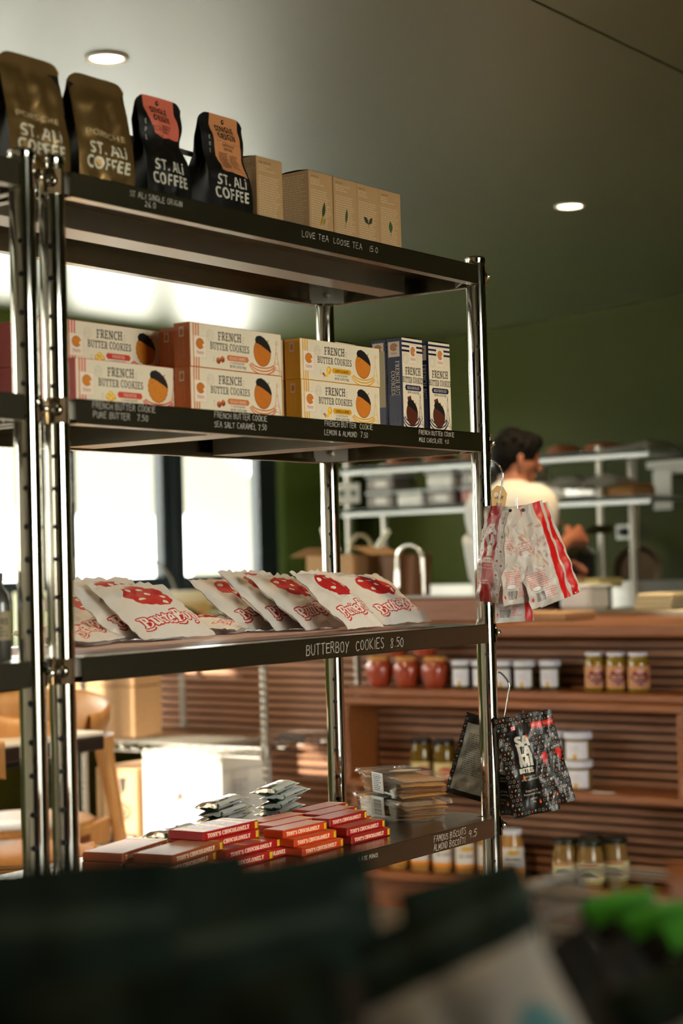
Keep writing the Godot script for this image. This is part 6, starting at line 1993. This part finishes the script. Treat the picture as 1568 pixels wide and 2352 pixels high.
func person() -> void:
	var t := thing("person", "person in a white sweater and brown apron strap working with their back turned", "person", Vector3(4.245, 0.0, -1.74), 1.15)
	var skin := mat(Color(0.56, 0.355, 0.265), 0.5, 0.0, {"subsurf_scatter_enabled": true, "subsurf_scatter_strength": 0.1})
	var knit := mat(Color(0.74, 0.735, 0.71), 0.85)
	var sh_r := Vector3(-0.160, 1.405, -0.01)
	var sh_l := Vector3(0.160, 1.405, -0.01)
	var el_r := Vector3(-0.225, 1.175, -0.05)
	var el_l := Vector3(0.215, 1.150, 0.02)
	var wr_r := Vector3(-0.13, 1.275, 0.17)
	var wr_l := Vector3(0.08, 1.165, 0.24)
	var body := mb()
	var b := Field.new(Vector3(-0.36, -0.02, -0.22), Vector3(0.36, 1.56, 0.40), 0.015)
	b.limb(Vector3(0, 0.98, 0), Vector3(0, 1.12, 0.0), 0.135, 0.125, 0.08, Vector3(1.15, 1, 0.78))
	b.limb(Vector3(0, 1.12, 0.0), Vector3(0, 1.33, -0.01), 0.125, 0.145, 0.08, Vector3(1.15, 1, 0.80))
	b.limb(sh_r, sh_l, 0.058, 0.058, 0.09)
	b.limb(Vector3(0, 1.38, -0.015), Vector3(0, 1.535, 0.012), 0.062, 0.052, 0.05)
	for s in [[sh_r, el_r, wr_r], [sh_l, el_l, wr_l]]:
		b.limb(s[0], s[1], 0.052, 0.041, 0.05)
		b.limb(s[1], s[2], 0.041, 0.027, 0.02)
	for s in [-1.0, 1.0]:
		b.limb(Vector3(s * 0.09, 0.95, 0), Vector3(s * 0.10, 0.50, 0.015), 0.092, 0.058, 0.06)
		b.limb(Vector3(s * 0.10, 0.50, 0.015), Vector3(s * 0.105, 0.08, -0.02), 0.056, 0.038, 0.03)
		b.limb(Vector3(s * 0.105, 0.05, -0.04), Vector3(s * 0.12, 0.035, 0.15), 0.040, 0.030, 0.03)
	b.mesh(body)
	# head, turned towards the bench and a little to the right
	var hd := Field.new(Vector3(-0.12, -0.09, -0.14), Vector3(0.12, 0.20, 0.15), 0.0052)
	hd.limb(Vector3(0, 0.055, -0.022), Vector3(0, 0.06, 0.012), 0.092, 0.088, 0.04, Vector3(0.84, 1.04, 1))
	hd.limb(Vector3(0, -0.005, 0.035), Vector3(0, -0.045, 0.062), 0.060, 0.034, 0.04, Vector3(0.95, 1, 1))
	hd.limb(Vector3(0, -0.10, -0.02), Vector3(0, 0.0, -0.02), 0.052, 0.054, 0.03)
	hd.limb(Vector3(0, 0.045, 0.098), Vector3(0, 0.012, 0.116), 0.008, 0.013, 0.012)
	hd.limb(Vector3(-0.022, -0.022, 0.092), Vector3(0.022, -0.022, 0.092), 0.007, 0.007, 0.008)
	hd.limb(Vector3(-0.018, -0.034, 0.089), Vector3(0.018, -0.034, 0.089), 0.008, 0.008, 0.008)
	for s in [-1.0, 1.0]:
		hd.limb(Vector3(s * 0.012, 0.060, 0.092), Vector3(s * 0.048, 0.062, 0.078), 0.009, 0.007, 0.012)
		hd.limb(Vector3(s * 0.030, 0.042, 0.088), Vector3(s * 0.032, 0.042, 0.088), 0.0115, 0.0115, 0.004)
		hd.limb(Vector3(s * 0.078, 0.045, -0.008), Vector3(s * 0.082, 0.010, 0.0), 0.016, 0.011, 0.006, Vector3(0.55, 1, 1))
	var hx := Transform3D(Basis(Vector3.UP, -0.35) * Basis(Vector3.RIGHT, 0.22) * Basis.from_scale(Vector3.ONE * 0.84), Vector3(0, 1.570, 0.02))
	hd.mesh(body, hx)
	hand(body, wr_r, Vector3(0.25, 0.25, 1.0), Vector3(1, -0.3, 0.1), -1.0, 0.75)
	hand(body, wr_l, Vector3(-0.1, -0.05, 1.0), Vector3(-0.7, -0.6, 0.0), 1.0, 0.6)
	var bo := obj("body", body, skin, t)
	bo.set_meta("label", "skin of face, neck, forearms and hands")
	# hair: short and dark, full on top
	var hf := Field.new(Vector3(-0.14, -0.08, -0.17), Vector3(0.14, 0.23, 0.16), 0.0075)
	hf.limb(Vector3(0, 0.072, -0.032), Vector3(0, 0.080, 0.012), 0.098, 0.095, 0.04, Vector3(0.88, 1.02, 1))
	hf.limb(Vector3(0, 0.02, -0.055), Vector3(0, 0.0, -0.055), 0.072, 0.058, 0.03, Vector3(1, 1, 0.9))
	hf.limb(Vector3(-0.03, 0.13, 0.065), Vector3(0.04, 0.125, 0.06), 0.034, 0.034, 0.03)
	hf.limb(Vector3(0, -0.015, 0.105), Vector3(0, 0.045, 0.112), 0.082, 0.078, 0.02, Vector3(1.1, 1, 0.8), true)
	for k in 60:
		var d := Vector3(rng.randfn(), absf(rng.randfn()) + 0.1, rng.randfn() - 0.4).normalized()
		var p := Vector3(d.x * 0.086, 0.078 + d.y * 0.096, -0.02 + d.z * 0.098)
		if p.z < 0.07:
			hf.limb(p, p + d * 0.012, 0.012, 0.006, 0.012)
	var hm := mb()
	hf.mesh(hm, hx)
	obj("hair", hm, mat(Color(0.02, 0.016, 0.013), 0.75, 0.0, {"metallic_specular": 0.25}), t)
	var sf := Field.new(Vector3(-0.36, 0.86, -0.24), Vector3(0.36, 1.52, 0.34), 0.015)
	sf.limb(Vector3(0, 0.97, 0), Vector3(0, 1.12, -0.01), 0.155, 0.148, 0.08, Vector3(1.15, 1, 0.82))
	sf.limb(Vector3(0, 1.12, -0.01), Vector3(0, 1.33, -0.015), 0.148, 0.160, 0.08, Vector3(1.15, 1, 0.82))
	sf.limb(sh_r, sh_l, 0.074, 0.074, 0.10)
	sf.limb(Vector3(0, 1.40, -0.02), Vector3(0, 1.455, 0.0), 0.078, 0.070, 0.05)
	for s in [[sh_r, el_r, wr_r], [sh_l, el_l, wr_l]]:
		sf.limb(s[0], s[1], 0.072, 0.064, 0.06)
		sf.limb(s[1], s[1].lerp(s[2], 0.42), 0.060, 0.050, 0.03)
	for k in 5:
		sf.limb(Vector3(-0.12 + k * 0.05, 1.02 + k * 0.03, -0.15), Vector3(-0.06 + k * 0.05, 1.22 + k * 0.02, -0.14), 0.014, 0.010, 0.04)
	var sm := mb()
	sf.mesh(sm)
	obj("sweater", sm, knit, t)
	var tf := Field.new(Vector3(-0.26, 0.02, -0.22), Vector3(0.26, 1.02, 0.20), 0.018)
	tf.limb(Vector3(0, 0.93, 0), Vector3(0, 0.99, 0), 0.155, 0.150, 0.06, Vector3(1.15, 1, 0.84))
	for s in [-1.0, 1.0]:
		tf.limb(Vector3(s * 0.09, 0.93, 0), Vector3(s * 0.10, 0.50, 0.01), 0.108, 0.085, 0.06)
		tf.limb(Vector3(s * 0.10, 0.50, 0.01), Vector3(s * 0.105, 0.08, -0.02), 0.085, 0.072, 0.03)
	var tm := mb()
	tf.mesh(tm)
	obj("trousers", tm, mat(Color(0.78, 0.78, 0.78), 0.85), t)
	var ap := mb()
	grid(ap, 14, 16, func(u, v): return Vector3((u - 0.5) * (0.44 - 0.16 * smoothstep(0.6, 1.0, v)), 0.45 + v * 0.86, 0.165 + 0.02 * cos((u - 0.5) * 3.0) - 0.05 * pow(absf(u - 0.5) * 2.0, 2.0)))
	obj("apron", ap, mat(Color(0.34, 0.19, 0.09), 0.8), t)
	var strap := mb()
	var nk := []
	for k in 19:
		var a := PI * (k / 18.0) - PI
		nk.append(Vector3(cos(a) * 0.088, 1.468 + 0.018 * sin(a) * -1.0, 0.02 + sin(a) * 0.078))
	nk.push_front(Vector3(-0.115, 1.34, 0.14))
	nk.append(Vector3(0.115, 1.34, 0.14))
	tube(strap, nk, 0.010, 8)
	var brown_strap := mat(Color(0.36, 0.20, 0.09), 0.7)
	obj("neck_strap", strap, brown_strap, t)
	strap = mb()
	var wt := []
	for k in 25:
		var a := TAU * k / 24.0
		wt.append(Vector3(cos(a) * 0.185, 1.03, sin(a) * 0.135))
	tube(strap, wt, 0.013, 8)
	obj("waist_strap", strap, brown_strap, t)
	for s in [-1.0, 1.0]:
		obj("shoe", lathe(mb(), [Vector2(0.0, 0.0), Vector2(0.05, 0.0), Vector2(0.056, 0.02), Vector2(0.045, 0.06), Vector2(0.03, 0.085), Vector2(0.0, 0.09)], 20, Transform3D(Basis.from_scale(Vector3(0.95, 1, 2.5)), Vector3(s * 0.115, 0.0, 0.055))), M.black, t)
	var tool_ := thing("spatula", "bright steel spatula in the cook's right hand", "spatula", Vector3(4.245, 0, -1.74), 1.15)
	obj("handle", tube(mb(), [Vector3(-0.115, 1.285, 0.20), Vector3(-0.085, 1.315, 0.31)], 0.009, 10), M.black, tool_)
	obj("blade", bar(mb(), Vector3(-0.085, 1.315, 0.31), Vector3(-0.065, 1.320, 0.44), 0.035, 0.003, Vector3.RIGHT, 0.001), M.steel, tool_)

# ---------------------------------------------------------------- blurred packs close to the camera
func foreground() -> void:
	var sh := thing("display_rack", "dark display rack in the near foreground under the blurred packs", "rack", Vector3(-1.033, 0, 1.246), -0.944)
	obj("board", box(Vector3(-0.08, 0.82, 0), Vector3(0.84, 0.02, 0.64), 0.003), M.black, sh)
	obj("back_board", box(Vector3(-0.08, 0.40, -0.30), Vector3(0.84, 0.80, 0.02), 0.003), M.black, sh)
	for s in [-0.49, 0.33]:
		obj("side", box(Vector3(s, 0.40, 0.0), Vector3(0.02, 0.80, 0.60), 0.003), M.black, sh)
	var pale := label_tex(128, 256, Color(0.44, 0.43, 0.41), func(p: Print):
		p.rect(0, 0, 128, 48, Color(0.03, 0.08, 0.062))
		p.rect(0, 16, 128, 10, Color(0.12, 0.16, 0.14))
		p.ell(104, 130, 18, 40, Color(0.22, 0.36, 0.38)))
	var dark := label_tex(128, 256, Color(0.11, 0.09, 0.06), func(p: Print):
		p.rect(0, 0, 128, 70, Color(0.03, 0.085, 0.068))
		p.rect(0, 26, 128, 10, Color(0.13, 0.17, 0.15))
		p.ell(70, 130, 30, 24, Color(0.75, 0.66, 0.16))
		p.ell(36, 150, 14, 40, Color(0.40, 0.26, 0.10))
		p.rect(0, 200, 128, 56, Color(0.09, 0.22, 0.07)))
	var grey := label_tex(128, 256, Color(0.36, 0.36, 0.34), func(p: Print):
		p.rect(0, 0, 128, 50, Color(0.02, 0.06, 0.03))
		p.ell(40, 190, 30, 40, Color(0.18, 0.17, 0.14)))
	var brown := label_tex(128, 256, Color(0.07, 0.06, 0.04), func(p: Print):
		p.rect(0, 0, 128, 60, Color(0.03, 0.03, 0.025))
		p.ell(60, 150, 40, 60, Color(0.09, 0.07, 0.03)))
	var packs := [
		# top centre, width, height, yaw, roll, material, label
		[Vector3(-1.0232, 1.0145, 1.2830), 0.105, 0.19, -0.95, 0.42, pale, "pale grey pack with a slanting dark green top, largest in the blurred foreground"],
		[Vector3(-1.1273, 1.0383, 1.2258), 0.135, 0.205, -0.88, 0.15, dark, "dark green topped pack in the blurred foreground, middle of the front row"],
		[Vector3(-1.2110, 1.0619, 1.1966), 0.115, 0.23, -0.95, 0.05, dark, "dark pack with yellow green spots in the blurred foreground, far left"],
		[Vector3(-1.0766, 1.0362, 1.1252), 0.130, 0.205, -0.90, 0.08, dark, "dark pack in the back row of the blurred foreground, left"],
		[Vector3(-0.9942, 1.0258, 1.1532), 0.125, 0.195, -0.90, 0.13, dark, "dark pack in the back row of the blurred foreground, middle"],
		[Vector3(-1.2745, 1.0265, 1.2778), 0.090, 0.19, -0.95, 0.14, grey, "grey pack low at the bottom left of the blurred foreground"],
		[Vector3(-1.2101, 1.0176, 1.3151), 0.080, 0.18, -0.95, 0.30, grey, "grey pack low in the bottom middle of the blurred foreground"],
		[Vector3(-0.8836, 1.0065, 1.2196), 0.080, 0.175, -0.90, 0.25, dark, "dark pack in the back row of the blurred foreground, right of the middle"],
		[Vector3(-0.8986, 0.9679, 1.2826), 0.070, 0.14, -0.85, 0.55, brown, "black pack leaning at the right of the blurred foreground"],
		[Vector3(-0.7944, 0.9377, 1.2545), 0.075, 0.11, -0.85, 0.55, brown, "black pack leaning behind at the right of the blurred foreground"],
		[Vector3(-0.8198, 0.9343, 1.3046), 0.070, 0.11, -0.85, 0.55, brown, "black pack leaning below the green tops at the right of the foreground"],
		[Vector3(-0.9478, 0.9788, 1.3855), 0.065, 0.15, -0.90, 0.40, grey, "grey pack at the bottom right corner of the blurred foreground"]]
	for m in [pale, dark, grey, brown]:
		m.roughness = 0.8
		m.metallic_specular = 0.22
	for k in packs.size():
		var q: Array = packs[k]
		var t := thing("snack_pack", q[6], "pack", q[0], 0.0, "blurred packs in the near foreground")
		t.transform = Transform3D(Basis(Vector3.UP, q[3]) * Basis(Vector3.BACK, q[4]) * Basis(Vector3.RIGHT, -0.12), q[0])
		obj("pack", pouch(q[1], q[2], 0.024, 80 + k, 0.002, 12, 14, Rect2(0, 0, 1, 1), Rect2(0, 0, 1, 1), 0.6, 0.006), q[5], t, Transform3D(Basis(), Vector3(0, -q[2], 0)))
	var green := mat(Color(0.16, 0.40, 0.05), 0.45, 0.0, {"backlight_enabled": true, "backlight": Color(0.2, 0.4, 0.05)})
	for q in [[Vector3(-0.6499, 0.962, 1.1982), 0.42, "bright green pointed pack top, left of the three at the right"], [Vector3(-0.6513, 0.956, 1.2301), 0.45, "bright green pointed pack top, middle of the three at the right"], [Vector3(-0.6531, 0.953, 1.2615), 0.45, "bright green pointed pack top, cut by the right edge"]]:
		var t := thing("green_pack", q[2], "pack", q[0], 0.0, "green topped packs in the near foreground")
		t.transform = Transform3D(Basis(Vector3.UP, -0.90) * Basis(Vector3.BACK, q[1]), q[0])
		var lf := mb()
		for s in [1.0, -1.0]:
			grid(lf, 10, 8, func(u, v): return Vector3((u - 0.45) * 0.056, -0.030 + v * (0.024 * (1.0 - 0.75 * u * u)) + 0.004 * u , s * 0.0015 * sin(PI * u) * sin(PI * v)), Rect2(0, 0, 1, 1), s < 0.0)
		obj("top", lf, green, t)
		obj("pack", pouch(0.044, 0.085, 0.016, int(q[0].z * 100), 0.002, 10, 12, Rect2(0, 0, 1, 1), Rect2(0, 0, 1, 1)), brown, t, Transform3D(Basis(), Vector3(0.0, -0.112, 0)))
	# white wire basket further back at the right, on a timber display table
	var tb := thing("display_table", "brown timber display table under the white wire basket", "table", Vector3(-0.27, 0, 1.36))
	obj("top", box(Vector3(0, 0.755, 0), Vector3(0.62, 0.035, 0.62), 0.006), M.timber, tb)
	obj("apron", box(Vector3(0, 0.70, 0), Vector3(0.54, 0.08, 0.54), 0.004), M.timber, tb)
	for s in [[-1, -1], [1, -1], [-1, 1], [1, 1]]:
		obj("leg", box(Vector3(s[0] * 0.25, 0.335, s[1] * 0.25), Vector3(0.05, 0.67, 0.05), 0.006), M.timber, tb)
	var wbk := thing("wire_basket", "white square mesh wire basket at the lower right, out of focus", "basket", Vector3(-0.555, 0.7735, 1.07))
	var wm := mb()
	for y in [0.0, 0.033, 0.066, 0.099, 0.128, 0.158]:
		tube(wm, [Vector3(0, y, 0), Vector3(0, y, 0.36), Vector3(0.11, y, 0.36), Vector3(0.11, y, 0), Vector3(0, y, 0)], 0.0024 if y < 0.15 else 0.0038, 6)
	for k in 13:
		var z := k * 0.03
		tube(wm, [Vector3(0, 0.158, z), Vector3(0, 0.0, z), Vector3(0.11, 0, z), Vector3(0.11, 0.158, z)], 0.0021, 6)
		tube(wm, [Vector3(z * 0.3056, 0.158, 0), Vector3(z * 0.3056, 0.0, 0), Vector3(z * 0.3056, 0, 0.36), Vector3(z * 0.3056, 0.158, 0.36)], 0.0021, 6)
	obj("mesh", wm, M.wire_paint, wbk)
	var kp := thing("kraft_pouch", "brown kraft bag of goods standing in the white wire basket", "bag", Vector3(-0.50, 0.778, 1.28), -1.5)
	obj("pouch", pouch(0.20, 0.178, 0.06, 120, 0.006, 16, 16, Rect2(0, 0, 1, 1), Rect2(0, 0, 1, 1), 0.5), mat(Color(0.45, 0.27, 0.11), 0.4), kp)
